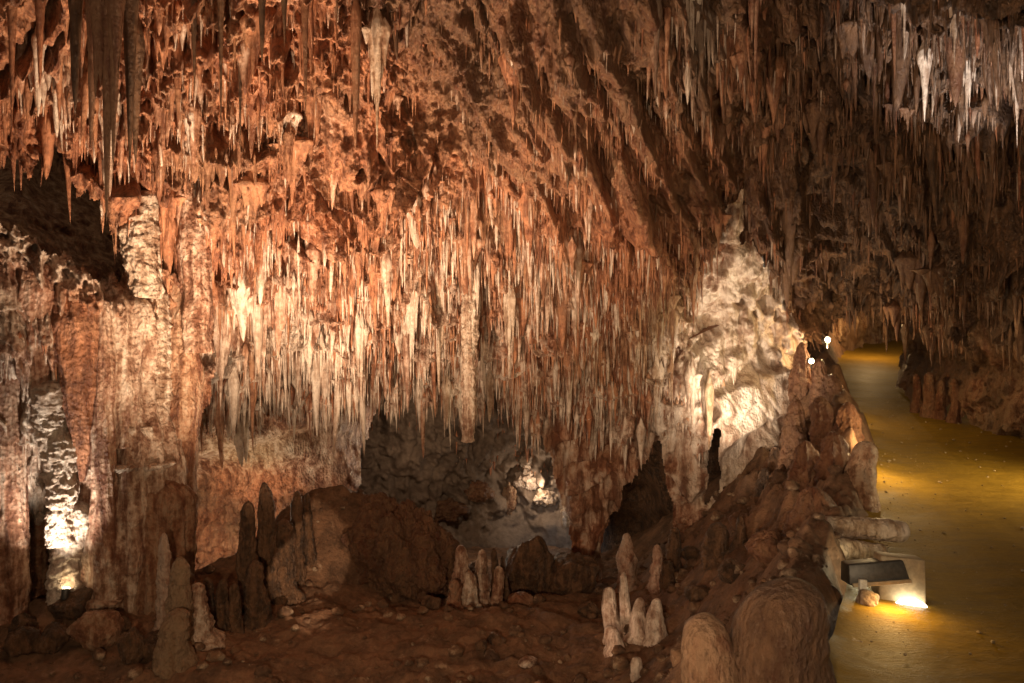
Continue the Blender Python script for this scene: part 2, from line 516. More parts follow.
def c_disp(X, U, V):
    left = 1 - sstep(660, 730, U)
    up = 1 - sstep(340, 390, V)
    craggy = .20 * fbm(X, .8, 3, .55, 81.) + (.05 + .15 * up + .06 * left) * billow(X, 1.7, 3, .5, 85.)
    t = left * (tiers(X, 1.5, .22, 82.) + .12 * hang_flutes(U, V, 26, 110, 3.7)) + (1 - left) * tiers(X, .9, .07, 86.)
    D_ = np.stack([(U * .45 + V * .9) / 60, (U * .9 - V * .45) / 160, 0 * U], -1)     # slanting beds and cracks
    crack = -.55 * sstep(.42, .75, nz(X, 1.3, 1.3, 1.6, 89.) + .3 * fbm(X, 3, 2, off=90.)) * (1 - left) - .30 * sstep(.86, .98, 1 - np.abs(perlin(D_[..., 0], D_[..., 1], D_[..., 2] + 3.3))) * (1 - left)
    rib = .25 * gauss(U, V, 735, 225, 16, 50)
    return craggy + t + crack + rib + .03 * fbm(X, 6, 4, .6, 87.)


def c_tint(X, U, V):
    n = fbm(X, 1.1, 3, off=83.)
    calc = .42 + .2 * sstep(680, 730, U) + .2 * gauss(U, V, 685, 395, 40, 50) + .15 * gauss(U, V, 740, 330, 50, 60)
    ochre = .36 + .14 * sstep(690, 740, U)
    dark = .25 * gauss(U, V, 620, 520, 70, 60)
    return tri(calc + .2 * n, dark + .2 * n, ochre + .15 * n)


tag(sheet("rock_outcrop", C_CTRL, C_POLY, 1.25, c_disp, c_tint, M_WALL, holes=(HOLE1, HOLE2)), "craggy pale cream rock wall with black openings below the ceiling", "rock wall")

# wall behind the openings, its shade put in as dark colour
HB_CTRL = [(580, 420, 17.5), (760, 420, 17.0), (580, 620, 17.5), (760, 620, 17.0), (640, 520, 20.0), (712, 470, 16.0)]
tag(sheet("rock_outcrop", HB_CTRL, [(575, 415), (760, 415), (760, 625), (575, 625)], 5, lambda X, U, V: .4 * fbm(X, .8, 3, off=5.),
          lambda X, U, V: tri(0 * U, .9 + 0 * U, .1 + 0 * U), M_ROCK), "rock wall coloured dark as shade at the end of the opening beside the stalagmite slope", "rock wall")

# --- right wall along the path ------------------------------------------------------------
D_CTRL = [(880, 250, 19), (900, 320, 19.5), (900, 360, 19), (935, 300, 14.5), (940, 350, 15), (930, 400, 15.0), (980, 300, 12.6), (980, 360, 13.2), (980, 420, 13.6), (1024, 300, 11.4), (1024, 380, 11.8), (1024, 440, 12.6), (1260, 300, 8.5), (1260, 560, 7.6), (1100, 440, 10.8), (1100, 520, 10.2)]
D_POLY = [(893, 300), (915, 290), (960, 270), (1260, 270), (1260, 640), (1100, 500), (1024, 450), (980, 425), (940, 412), (915, 408), (897, 385), (892, 362), (900, 345), (908, 332)]


def d_disp(X, U, V):
    foot = sstep(330, 370, V - (U - 940) * .2)
    return .3 * fbm(X, .8, 4, off=91.) + (1 - foot) * (tiers(X, 1.2, .3, 92.) + .13 * hang_flutes(U, V, 26, 130, 8.8)) + foot * (.22 * fbm(X, 2.4, 4, .62, 97.) - .35 + .5 * sstep(360, 430, V - (U - 940) * .2))


def d_tint(X, U, V):
    n = fbm(X, 1.1, 3, off=93.)
    return tri(.12 + .2 * n, .42 + .25 * n + .25 * gauss(U, V, 950, 370, 60, 40), .55 + .2 * n)


tag(sheet("rock_outcrop", D_CTRL, D_POLY, 1.6, d_disp, d_tint, M_ROCK), "brown crusted rock wall along the far side of the ochre path", "rock wall")

# passage end wall
I_CTRL = [(760, 260, 27), (950, 260, 31), (760, 380, 27), (950, 380, 31), (840, 320, 27), (900, 320, 33)]
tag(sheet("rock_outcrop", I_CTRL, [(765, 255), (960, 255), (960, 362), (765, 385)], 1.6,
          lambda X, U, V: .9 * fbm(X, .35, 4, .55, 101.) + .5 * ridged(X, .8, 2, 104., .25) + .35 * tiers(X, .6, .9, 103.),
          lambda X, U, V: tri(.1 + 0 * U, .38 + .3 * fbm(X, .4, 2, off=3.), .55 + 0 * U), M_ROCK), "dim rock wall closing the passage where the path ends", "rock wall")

# --- rear chamber -----------------------------------------------------------------------
F_CTRL = [(300, 330, 22), (640, 330, 22), (300, 620, 20), (640, 620, 20), (400, 420, 20.5), (470, 470, 22), (560, 430, 22), (540, 520, 22.5), (420, 540, 20.5), (590, 560, 21)]


def f_disp(X, U, V):
    return .7 * fbm(X, .35, 3, .5, 111.) + .10 * fbm(X, 1.2, 4, .6, 113.) + (1 - sstep(500, 545, V + .2 * (U - 500))) * .34 * billow(X, .9, 4, .6, 115.) + tiers(X, .7, .25, 112.) * gauss(U, V, 470, 470, 120, 60)


tag(sheet("rock_outcrop", F_CTRL, [(290, 320), (650, 320), (650, 640), (290, 640)], 1.6, f_disp, lambda X, U, V: tri(0 * U, 0 * U, 0 * U), M_BACK),
    "grey brown rear wall of the deep chamber below the hanging fringe", "rock wall")

G_CTRL = [(150, 370, 15.2), (380, 370, 16.2), (150, 620, 14.6), (360, 620, 15), (200, 440, 14.2), (270, 430, 14.4), (340, 430, 15.0), (250, 470, 14.9), (330, 480, 15.0), (365, 450, 15.6), (230, 540, 15.2), (200, 470, 14.9)]
G_POLY = [(150, 365), (385, 380), (372, 430), (362, 450), (362, 475), (350, 520), (340, 625), (150, 625)]


def g_disp(X, U, V):
    crusty = sstep(475, 500, V) * (1 - sstep(290, 320, U))
    sm = 1 - crusty
    top = 1 - sstep(405, 430, V)
    return .25 * fbm(X, .7, 3, off=121.) + crusty * (.25 * fbm(X, 1.8, 5, .65, 123.) + .10 * ridged(X, 3, 2, 124, .3)) + sm * .035 * fbm(X, 2.5, 4, .6, 125.) + top * .3 * fbm(X, 1.6, 3, .6, 126.) \
        + .3 * sstep(0, 18, (470 - .28 * (U - 180)) - V) * sm


def g_tint(X, U, V):
    crusty = sstep(475, 500, V)
    n = fbm(X, 1.1, 3, off=127.)
    och = .6 * gauss(U, V, 250, 445, 60, 22) + .2
    return tri(.35 - .2 * crusty + .2 * n + .2 * gauss(U, V, 330, 450, 40, 30), .18 + .3 * crusty + .2 * n, och)


tag(sheet("rock_ledge", G_CTRL, G_POLY, 1.5, g_disp, g_tint, M_ROCK), "smooth tan rock ledge with a dark crusted face beside the layered column", "rock ledge")

# ------------------------------------------------------------------ ground and path
XL = np.array([(2.5, 1.0), (4.3, 1.95), (5.7, 2.72), (6.5, 3.15), (8.6, 4.3), (11, 5.4), (14.5, 6.75), (18, 8.0), (23, 10.0), (28, 12.6), (36, 17)])
ZP = np.array([(2.5, -2.0), (4.3, -2.0), (5.7, -2.0), (8.6, -1.86), (11, -1.72), (14.5, -1.5), (18, -1.2), (23, -.85), (28, -.25), (36, .4)])


def xl(d): return np.interp(d, XL[:, 0], XL[:, 1])
def zp(d): return np.interp(d, ZP[:, 0], ZP[:, 1])


def ground_z(x, y, detail=True):
    """height of the chamber floor, the mound and the ridge (absolute z)"""
    s = x - xl(y)
    fl = -3.75 - .19 * np.clip(y - 10, 0, 5) - .2 * np.clip(y - 15, 0, 7)
    X = np.stack([x, y, np.zeros_like(x)], -1)
    crest = zp(y) + .25 + .45 * sstep(8, 13, y) - .35 * (1 - sstep(3.5, 5.5, y))
    slope = 1.02
    hr = crest + slope * np.minimum(s + .55, 0) + .3 * nz(X, .7, .7, 1, 2.) * sstep(.2, 1.2, -s)
    # path side of the ridge falls to the path
    hr = np.where(s > -.35, crest - 1.6 * (s + .35), hr)
    hr = np.where(s > .25, zp(y) - .6, hr)
    k = .35
    z = np.log(np.exp(fl / k) + np.exp(hr / k)) * k
    # mound in the middle and rise under the left formations
    def bump(px, d, h, rx, ry):
        cx = (px - CX) / F * d
        return h * np.exp(-(((x - cx) / rx) ** 2 + ((y - d) / ry) ** 2))
    z = z + bump(350, 13.0, 1.52, 1.4, 1.2) + bump(285, 12.4, .60, 1.05, 1.2) + bump(205, 11.2, .35, .8, .8) + bump(60, 9.6, .4, 1.6, .7) + bump(540, 15.2, .35, .9, .6) + bump(480, 14.0, .15, .8, .7)
    z = z + bump(690, 12.4, .3, .8, .8)
    if detail:
        rough = .10 * fbm(X, .9, 3, off=131.) + .06 * fbm(X, 3.0, 5, .6, 133.)
        crag = sstep(-3.2, -2.2, z) * (1 - sstep(-.2, .2, s)) * sstep(3.5, 5.0, x + 1.5 - .0 * y)
        z = z + rough + crag * (.35 * fbm(X, 1.5, 4, .6, 135.))
    return z + H


def build_ground():
    px = np.arange(-330, 1330, 1.7)
    d = 3.0 * (30 / 3.0) ** np.linspace(0, 1, 470)
    Dg, Pg = np.meshgrid(d, px, indexing='ij')
    x = (Pg - CX) / F * Dg
    z = ground_z(x, Dg)
    ok = (x - xl(Dg)) < 1.4
    X = np.stack([x, Dg, z], -1)
    fc = grid_faces(*x.shape, ok)
    v, f = compact(X.reshape(-1, 3), fc)
    tag(link("ground", mesh_from("ground", v, f, M_SOIL)), kind="structure")
    # path
    d = 2.6 * (37 / 2.6) ** np.linspace(0, 1, 420)
    s = np.linspace(-.15, 11, 420)
    Dg, Sg = np.meshgrid(d, s, indexing='ij')
    x = xl(Dg) + Sg
    Xp = np.stack([x, Dg, np.zeros_like(x)], -1)
    z = zp(Dg) + .035 * fbm(Xp, .5, 2, off=141.) + .006 * fbm(Xp, 3.0, 4, .6, 143.) + .10 * np.exp(-Sg / .35) * (.6 + nz(Xp, 1.5, off=4.))
    X = np.stack([x, Dg, z + H], -1)
    tag(link("path", mesh_from("path", X.reshape(-1, 3), grid_faces(*x.shape), M_PATH)), kind="structure")


build_ground()


# ------------------------------------------------------------------ dripstone shapes
def loft(axis, radii, nseg, flat=1.0, twist=0.0):
    """axis (n,3) centre points, radii (n,nseg)"""
    n = len(axis)
    a = np.linspace(0, 2 * np.pi, nseg, endpoint=False)
    ring = np.stack([np.cos(a), flat * np.sin(a), 0 * a], -1)
    X = axis[:, None, :] + ring[None] * radii[..., None]
    v = np.concatenate([X.reshape(-1, 3), axis[:1], axis[-1:]])
    i = np.arange(n * nseg).reshape(n, nseg)
    j = np.roll(i, -1, 1)
    f = np.stack([i[:-1], j[:-1], j[1:], i[1:]], -1).reshape(-1, 4)
    c0 = np.stack([j[0], i[0], np.full(nseg, n * nseg), np.full(nseg, -1)], -1)
    c1 = np.stack([i[-1], j[-1], np.full(nseg, n * nseg + 1), np.full(nseg, -1)], -1)
    return v, np.concatenate([f, c0, c1])


def spike(seed, nseg=12, nring=20, p=.75, flare=.5, wob=.08, knob=.16):
    """unit stalactite: hangs from z=0 to z=-1, root radius about 1 (scale x,y by the radius)"""
    r = np.random.default_rng(seed)
    t = np.linspace(-.32, 1, nring)
    tt = np.clip(t, 0, 1)
    ax = np.stack([wob * 1.5 * np.sin(t * r.uniform(2, 5) + r.uniform(0, 6)) * t, wob * 1.5 * np.sin(t * r.uniform(2, 5) + r.uniform(0, 6)) * t, -t], -1)
    prof = (np.power(1 - tt, p) * .95 + .05 + flare * .7 * np.exp(-np.clip(t, 0, 2) * 6)) * (.12 + .88 * sstep(-.34, .10, t))
    a = np.linspace(0, 2 * np.pi, nseg, endpoint=False)
    A, T = np.meshgrid(a, t)
    Q = np.stack([np.cos(A) * 1.0, np.sin(A) * 1.0, T * 7], -1)
    rad = prof[:, None] * (1 + knob * nz(Q, 1.3, 1.3, .9, seed * 3.1) + knob * .8 * nz(Q, 2.6, 2.6, .25, seed * 1.3) + .5 * knob * nz(Q, 2.2, 2.2, 3, seed * 2.7))
    rad[-1] *= .35; rad[0] *= .3
    return loft(ax, rad, nseg)


def cluster(seed, nsub, hi=True):
    """a fused curtain of several spikes sharing one root"""
    r = np.random.default_rng(seed)
    vs, fs, o = [], [], 0
    for k in range(nsub):
        u = (k + .5) / nsub * 2 - 1 + r.uniform(-.15, .15)
        L = (1 - .55 * abs(u + r.uniform(-.5, .5))) * r.uniform(.55, 1.0)
        if k == nsub // 2: L = 1.0
        w = r.uniform(.28, .5)
        v, f = spike(seed * 17 + k, 10 if hi else 6, 16 if hi else 8, r.uniform(.6, 1.0), .9)
        v = v * np.array([w, w, L]) + np.array([u * .85, r.uniform(-.35, .35), 0])
        vs.append(v); f = np.where(f >= 0, f + o, -1); fs.append(f); o += len(v)
    return np.concatenate(vs), np.concatenate(fs)


VAR = [spike(s, 12, 22, p, fl) for s, p, fl in ((1, .6, .5), (2, .75, .4), (3, .9, .8), (4, .65, .3), (5, 1.0, 1.0), (6, .8, .5), (7, .7, .6), (8, .55, .35))]
CLU = [cluster(s, n) for s, n in ((21, 5), (22, 7), (23, 4), (24, 6), (25, 8), (26, 5))]
VAR_ME = [mesh_from("stalactite", v, f, M_STALO) for v, f in VAR]
CLU_ME = [mesh_from("stalactite_curtain", v, f, M_STALO) for v, f in CLU]
LOW = [spike(s, 6, 8, p, fl) for s, p, fl in ((31, .7, .3), (32, .85, .5), (33, 1.1, .7), (34, .8, .2), (35, 1.0, .4), (36, .75, .3), (37, 1.2, .3), (38, .6, .2))]


# ------------------------------------------------------------------ scattered stalactites
def scatter():
    roots, size, tint, reg = [], [], [], []
    def take(sheet_name, n, dens, lmin, lmax, rmin, rmax, per=7, spread=.16):
        """n drips in pendants of about `per`: the longest in the middle of each"""
        S = SHEETS[sheet_name]
        w = np.where(S['ok'], dens(S['U'], S['V']), 0).ravel()
        nc = max(1, n // per)
        idx = rng.choice(len(w), nc, p=w / w.sum())
        C = S['X'].reshape(-1, 3)[idx]; N = S['N'].reshape(-1, 3)[idx]; T = S['T'].reshape(-1, 3)[idx]
        k = np.repeat(np.arange(nc), per)
        off = rng.normal(size=(nc * per, 3)) * np.array([spread, spread * .5, spread * .45])
        X = C[k] + off
        # keep every root on the rock: look the surface up again
        px = X[:, 0] / X[:, 1] * F + CX; py = CY - (X[:, 2] - H) / X[:, 1] * F
        j = ((px - S['x0']) / S['step']).astype(int); i = ((py - S['y0']) / S['step']).astype(int)
        good = (i >= 0) & (j >= 0) & (i < S['U'].shape[0]) & (j < S['U'].shape[1])
        good[good] = S['ok'][i[good], j[good]]
        X, k, off, i, j = X[good], k[good], off[good], i[good], j[good]
        X = S['X'][i, j] - S['N'][i, j] * .02
        m = len(X)
        cl = (.45 + rng.beta(1.3, 2.2, nc) * 1.1)[k]                     # size of the pendant
        cen = np.exp(-(off[:, 0] / (spread * .9)) ** 2)
        u = np.clip(rng.beta(1.4, 3.0, m) * .6 + .45 * cen * rng.random(m), 0, 1) * cl
        L = lmin + (lmax - lmin) * u
        R = (rmin + (rmax - rmin) * u) * rng.uniform(.7, 1.35, m) * np.exp(rng.normal(0, .35, m))
        fat = rng.random(m) < .09; R[fat] *= 1.8; L[fat] *= 1.25
        X = X - S['N'][i, j] * (R * .9)[:, None]
        X[:, 2] += .12 * L
        roots.append(X); size.append(np.stack([R, L], -1))
        t = S['T'][i, j].copy()
        ct = rng.normal(-.04, .26, nc)[k]
        t[:, 0] += ct + rng.normal(0, .16, m); t[:, 1] += rng.normal(-.10, .13, m)
        tint.append(np.clip(t, 0, 1.2))
    A = "ceiling"
    curtain = lambda U, V: (.22 + sstep(-.25, .25, fbm(np.stack([U, V, 0 * U], -1), .022, 3, off=77.))) * (gauss(U, V, 330, 330, 190, 110) + gauss(U, V, 520, 310, 130, 120) * .9 + .7 * gauss(U, V, 640, 340, 70, 90)) * sstep(130, 240, V + .12 * (U - 300))
    fringe = lambda U, V: sstep(340, 400, V) * sstep(175, 215, U) * (1 - sstep(690, 720, U))
    inner = lambda U, V: ((U > -30) & (U < 1054) & (V > -30)).astype(float)
    upper = lambda U, V: inner(U, V) * (.9 * gauss(U, V, 220, 60, 130, 100) + 1.0 * gauss(U, V, 60, 90, 70, 50) + .5 * gauss(U, V, 230, 190, 90, 60) + .25 * gauss(U, V, 470, 60, 90, 60))
    right = lambda U, V: inner(U, V) * (sstep(690, 800, U) * .6 + 1.6 * gauss(U, V, 975, 70, 60, 90) + gauss(U, V, 690, 10, 50, 40) * .9) * (1 - .6 * gauss(U, V, 830, 130, 50, 80)) * (1 - .95 * gauss(U, V, 745, 275, 55, 45))
    take(A, 8600, curtain, .08, 1.1, .010, .040)
    take(A, 2600, fringe, .10, .80, .011, .040, 6, .13)
    take(A, 1100, upper, .08, .9, .010, .045, 5)
    take(A, 2600, right, .08, .95, .010, .042, 7)
    take(A, 900, lambda U, V: inner(U, V) * gauss(U, V, 610, 130, 110, 140) * (1 - sstep(230, 300, V)), .06, .55, .010, .034, 6)
    take("rock_outcrop", 400, lambda U, V: sstep(20, 60, V - (212 + U * .65)) * (1 - sstep(430, 500, V)) * ((U > -20) & (U < 205)) * (1 - .7 * gauss(U, V, 60, 290, 50, 40)), .06, .5, .010, .035)
    S = "rock_outcrop.001"
    take(S, 380, lambda U, V: gauss(U, V, 680, 395, 40, 45) + .35 * gauss(U, V, 600, 440, 60, 40), .08, .6, .010, .036)
    take("rock_outcrop.003", 250, lambda U, V: ((U < 1054) & (V < 345)) * 1.0, .08, .7, .012, .04)
    take("rock_shelf", 160, lambda U, V: ((U > 5) & (U < 118) & (V < 205)) * 1.0, .15, .9, .02, .06)
    take("rock_outcrop.005", 220, lambda U, V: gauss(U, V, 540, 430, 60, 40) + gauss(U, V, 420, 430, 60, 15), .1, .7, .015, .05)
    return np.concatenate(roots), np.concatenate(size), np.concatenate(tint)



def clear_of_frame(X):
    d = X[:, 1]; return X[:, 0] / d * F + CX, CY - (X[:, 2] - H) / d * F


ROOT, SIZE, TINT = scatter()
PX, PY = clear_of_frame(ROOT)
LEN = SIZE[:, 1] * F / ROOT[:, 1]
WID = SIZE[:, 0] * F / ROOT[:, 1]
inside = (PX > 4) & (PX < 1020) & (PY > -10) & (PY < 440)
score = np.where(inside, LEN * (WID + 2), 0)
big = np.argsort(-score)[:236]
isbig = np.zeros(len(ROOT), bool); isbig[big] = True

# the crowd of small ones: one object
vs, fs, ts, o = [], [], [], 0
for i in np.where(~isbig)[0]:
    v, f = LOW[i % len(LOW)]
    a = rng.uniform(0, 6.28); ca, sa = math.cos(a), math.sin(a)
    w = v @ np.array([[ca, sa, 0], [-sa, ca, 0], [0, 0, 1]])
    w = w * np.array([SIZE[i, 0], SIZE[i, 0], SIZE[i, 1]])
    w[:, :2] += rng.normal(size=2) * .035 * np.abs(w[:, 2:3])
    vs.append(w + ROOT[i]); fs.append(np.where(f >= 0, f + o, -1)); o += len(v)
    tv = np.tile(TINT[i], (len(v), 1)); tv[:, 0] += .30 * np.clip(-v[:, 2], 0, 1) - .1
    ts.append(tv)
tag(link("small_stalactites", mesh_from("small_stalactites", np.concatenate(vs), np.concatenate(fs), M_STAL, True, np.concatenate(ts))), kind="stuff")

ZONES = [
    (lambda x, y: x < 130, "{s} stalactite on the left ceiling around the dark recess"),
    (lambda x, y: x < 360 and y < 190, "{s} stalactite on the rugged orange ceiling above the curtain"),
    (lambda x, y: y > 365 and x < 360, "{s} stalactite in the pale fringe over the tan ledge"),
    (lambda x, y: y > 365 and x < 560, "{s} stalactite in the fringe over the deep rear chamber"),
    (lambda x, y: x < 360, "{s} stalactite in the bright pinkish curtain near the layered column"),
    (lambda x, y: x < 600, "{s} stalactite in the middle of the orange hanging curtain"),
    (lambda x, y: x < 740 and y > 230, "{s} stalactite in the brownish curtain above the pale wall"),
    (lambda x, y: x < 740, "{s} stalactite among the diagonal folds of the upper ceiling"),
    (lambda x, y: x > 900 and y < 170, "{s} stalactite in the white lit patch of the dark ceiling"),
    (lambda x, y: True, "{s} stalactite on the dark brown ceiling over the path"),
]
SEEN = {}
for k, i in enumerate(big):
    R, L = SIZE[i]
    o = link("stalactite", VAR_ME[k % len(VAR_ME)], ROOT[i].tolist(), None, TINT[i])
    o.scale = (R * 1.15, R * 1.15, L * 1.1)
    o.rotation_euler = (rng.normal() * .035, rng.normal() * .035, rng.uniform(0, 6.28))
    tmpl = next(t for fn, t in ZONES if fn(PX[i], PY[i]))
    size = "long" if LEN[i] > 50 else ("slender" if WID[i] < 2.6 else "stout")
    tone = "pale" if TINT[i][0] > .6 else ("dark" if TINT[i][1] > .4 else "rusty")
    tag(o, tmpl.format(s=size + " " + tone), "stalactite", "stalactites crowding the cave ceiling")

# hand placed ones: (px, py root, py tip, width px, tint, curtain?, label)
PALE, RUST, DARK, TAN = (1.0, 0, .2), (.15, .05, .1), (.1, .75, .1), (.55, .1, .6)  # DARK also paints the unlit silhouettes at the upper left
HAND = [
    (76, -25, 112, 13, DARK, 0, 6.6, "dark tapering stalactite in front of the pale hanging icicles at the upper left"),
    (108, -40, 224, 44, (.25, .6, .35), 1, 6.4, "largest dark hanging drapery with a needle tip over the recess"),
    (130, -20, 175, 14, DARK, 0, 6.7, "dark narrow stalactite hugging the right edge of the largest drapery"),
    (92, -25, 150, 12, (.3, .5, .3), 0, 6.6, "dark narrow stalactite between two broader dark ones by the recess"),
    (12, -20, 138, 9, RUST, 0, 7.2, "long thin rusty stalactite at the picture's left edge"),
    (40, -20, 90, 10, RUST, 0, 7.4, "short rusty stalactite above the pale icicles of the recess"),
    (136, 40, 165, 13, DARK, 0, 8.0, "dark blade of rock beside the lamplit orange ceiling"),
    (45, 70, 120, 26, (.8, 0, .2), 1, 0, "pale cluster of icicles hanging over the dark recess"),
    (62, 95, 140, 9, (.8, 0, .2), 0, 0, "pale icicle hanging lowest over the dark recess"),
    (194, -20, 92, 7, DARK, 0, 7.6, "dark thin stalactite hanging before the orange ceiling near the column"),
    (221, -20, 130, 6, DARK, 0, 7.8, "longer dark thin stalactite before the orange ceiling"),
    (262, -25, 62, 9, DARK, 0, 7.2, "short dark stalactite at the top edge above the orange ceiling"),
    (284, -25, 48, 8, DARK, 0, 7.4, "shortest dark stalactite at the top edge above the orange ceiling"),
    (305, -20, 118, 8, (.2, .5, .1), 0, 7.8, "dark ringed stalactite before the middle of the orange ceiling"),
    (240, 20, 150, 5, DARK, 0, 8.2, "thin dark needle hanging over the upper orange slope"),
    (356, 20, 150, 10, (.25, .45, .2), 0, 8.3, "dark stalactite hanging just left of the shield shaped drapery"),
    (376, 30, 152, 22, (.45, .25, .55), 1, 8.6, "shield shaped drapery curling out of the ceiling at the edge of the orange light"),
    (318, 372, 437, 10, PALE, 0, 0, "pale tapering stalactite dripping lowest over the tan ledge"),
    (296, 385, 441, 8, PALE, 0, 0, "pale stalactite in front of the ochre top of the ledge"),
    (236, 380, 438, 11, PALE, 0, 0, "pinkish white stalactite low over the left end of the ledge"),
    (420, 385, 432, 8, PALE, 0, 0, "whitish stalactite over the left end of the deep chamber"),
    (447, 385, 428, 9, TAN, 0, 0, "tan stalactite just left of the blunt hanging column"),
    (526, 390, 448, 10, (.6, 0, .2), 0, 0, "pinkish stalactite over the lit grotto of the rear chamber"),
    (490, 380, 422, 8, TAN, 0, 0, "tan stalactite just right of the blunt hanging column"),
    (438, 280, 395, 20, TAN, 1, 0, "tall tan drapery in the curtain left of the blunt hanging column"),
    (412, 290, 380, 15, (.7, 0, .3), 1, 0, "pale tan drapery in the middle of the curtain"),
    (362, 330, 410, 14, (.75, 0, .2), 1, 0, "pale drapery above the gap between ledge and deep chamber"),
    (265, 300, 395, 20, (.5, .05, .1), 1, 0, "pinkish drapery in the lower left part of the curtain"),
    (222, 330, 410, 20, (.5, .05, .1), 1, 0, "broad pinkish drapery at the left end of the lower curtain"),
    (508, 300, 390, 14, TAN, 1, 0, "tan drapery right of the blunt hanging column"),
    (185, 425, 478, 9, (.6, .1, .3), 0, 0, "tan stalactite beside the layered column above the crusted rock"),
    (655, 370, 430, 13, (.6, 0, .6), 1, 0, "cream drapery over the black opening in the pale wall"),
    (690, 375, 440, 17, (.6, 0, .5), 1, 0, "cream drapery fringe hanging beside the pale wall"),
    (708, 390, 450, 9, (.3, .1, .6), 0, 0, "cream stalactite hanging over the narrow crack"),
    (640, 430, 470, 8, (.6, .1, .5), 0, 0, "cream stalactite at the top of the black opening"),
    (904, -25, 62, 12, (1, 0, 0), 1, 8.3, "white twisted drapery alone on the dark ceiling"),
    (925, 55, 122, 10, (.7, .1, .2), 0, 8.8, "lone pale tipped stalactite below the white twisted drapery"),
    (962, 50, 125, 16, (1, 0, 0), 1, 0, "white drapery in the middle of the lit white patch"),
    (990, 20, 110, 15, (1, 0, 0), 1, 0, "white drapery at the right of the lit white patch"),
    (1010, 60, 150, 12, (.9, 0, 0), 1, 0, "white drapery nearest the right edge of the picture"),
    (948, 0, 70, 12, (1, 0, 0), 1, 0, "white drapery at the top of the lit white patch"),
    (964, 150, 215, 14, (.45, .3, .4), 1, 0, "brown drapery below the lit white patch"),
    (690, -20, 60, 26, (.95, .05, .1), 1, 8.6, "greyish white drapery at the top of the diagonal folds"),
    (672, -20, 42, 14, (.9, .05, .1), 0, 8.6, "greyish white stalactite beside the drapery of the diagonal folds"),
    (755, -20, 90, 18, (.45, .4, .3), 1, 8.6, "brownish grey drapery where the diagonal folds meet the dark ceiling"),
    (905, 330, 362, 7, (.3, .3, .5), 0, 17, "small column hanging at the mouth of the passage"),
    (938, 300, 345, 12, (.2, .5, .4), 1, 0, "dark drapery beside the mouth of the passage"),
]
for k, (px, p0, p1, w, tint, cur, d, lab) in enumerate(HAND):
    root = Vector(surf_at("ceiling", px, p0).tolist()) if d == 0 else V3(px, p0, d)
    if d == 0 and px < 30: root = Vector(surf_at("rock_outcrop", px, p0).tolist())
    dd = root.y; L = (p1 - p0) / F * dd
    root.y -= .10 if d == 0 else 0
    root.z = V3(px, p0, dd).z
    root.x = V3(px, p0, dd).x
    R = w * .5 / F * dd
    me = (CLU_ME if cur else VAR_ME)[k % (len(CLU_ME) if cur else len(VAR_ME))]
    o = link("stalactite_curtain" if cur else "stalactite", me, root, None, tint)
    o.scale = (R, R * (.8 if cur else 1), L)
    o.rotation_euler = (0, 0, rng.uniform(-.4, .4) if cur else rng.uniform(0, 6))
    tag(o, lab, "drapery" if cur else "stalactite", "stalactites crowding the cave ceiling")


# fused curtains of dripstone spread over the hanging field
SA = SHEETS["ceiling"]
CW = np.where(SA['ok'], gauss(SA['U'], SA['V'], 330, 290, 170, 110) + gauss(SA['U'], SA['V'], 540, 310, 120, 100) + .5 * gauss(SA['U'], SA['V'], 230, 90, 120, 80)
              + .35 * ((SA['U'] > 700) & (SA['U'] < 1015) & (SA['V'] > 10)), 0).ravel()
for k, i in enumerate(rng.choice(len(CW), 250, p=CW / CW.sum())):
    p = SA['X'].reshape(-1, 3)[i]; px, py = float(SA['U'].ravel()[i]), float(SA['V'].ravel()[i])
    if py > 385: continue
    t = SA['T'].reshape(-1, 3)[i] + np.array([rng.normal(.0, .2), -.05, .1]); t = np.clip(t, 0, .7)
    R = rng.uniform(.07, .19) if k % 4 else rng.uniform(.2, .36); L = R * (rng.uniform(2.4, 5.0) if R < .2 else rng.uniform(2.0, 3.4))
    o = link("stalactite_curtain", CLU_ME[k % len(CLU_ME)], (p[0], p[1] + .75 * R, p[2] + .16 * L), None, t)
    o.scale = (R, R * rng.uniform(.5, .9), L); o.rotation_euler = (0, 0, rng.uniform(-.5, .5))
    tmpl = next(tt for fn, tt in ZONES if fn(px, py)).replace("stalactite", "fused drapery")
    tag(o, tmpl.format(s=("wide " if R > .14 else "narrow ") + ("pale" if t[0] > .6 else ("dark" if t[1] > .4 else "rusty"))), "drapery", "fused draperies between the stalactites")


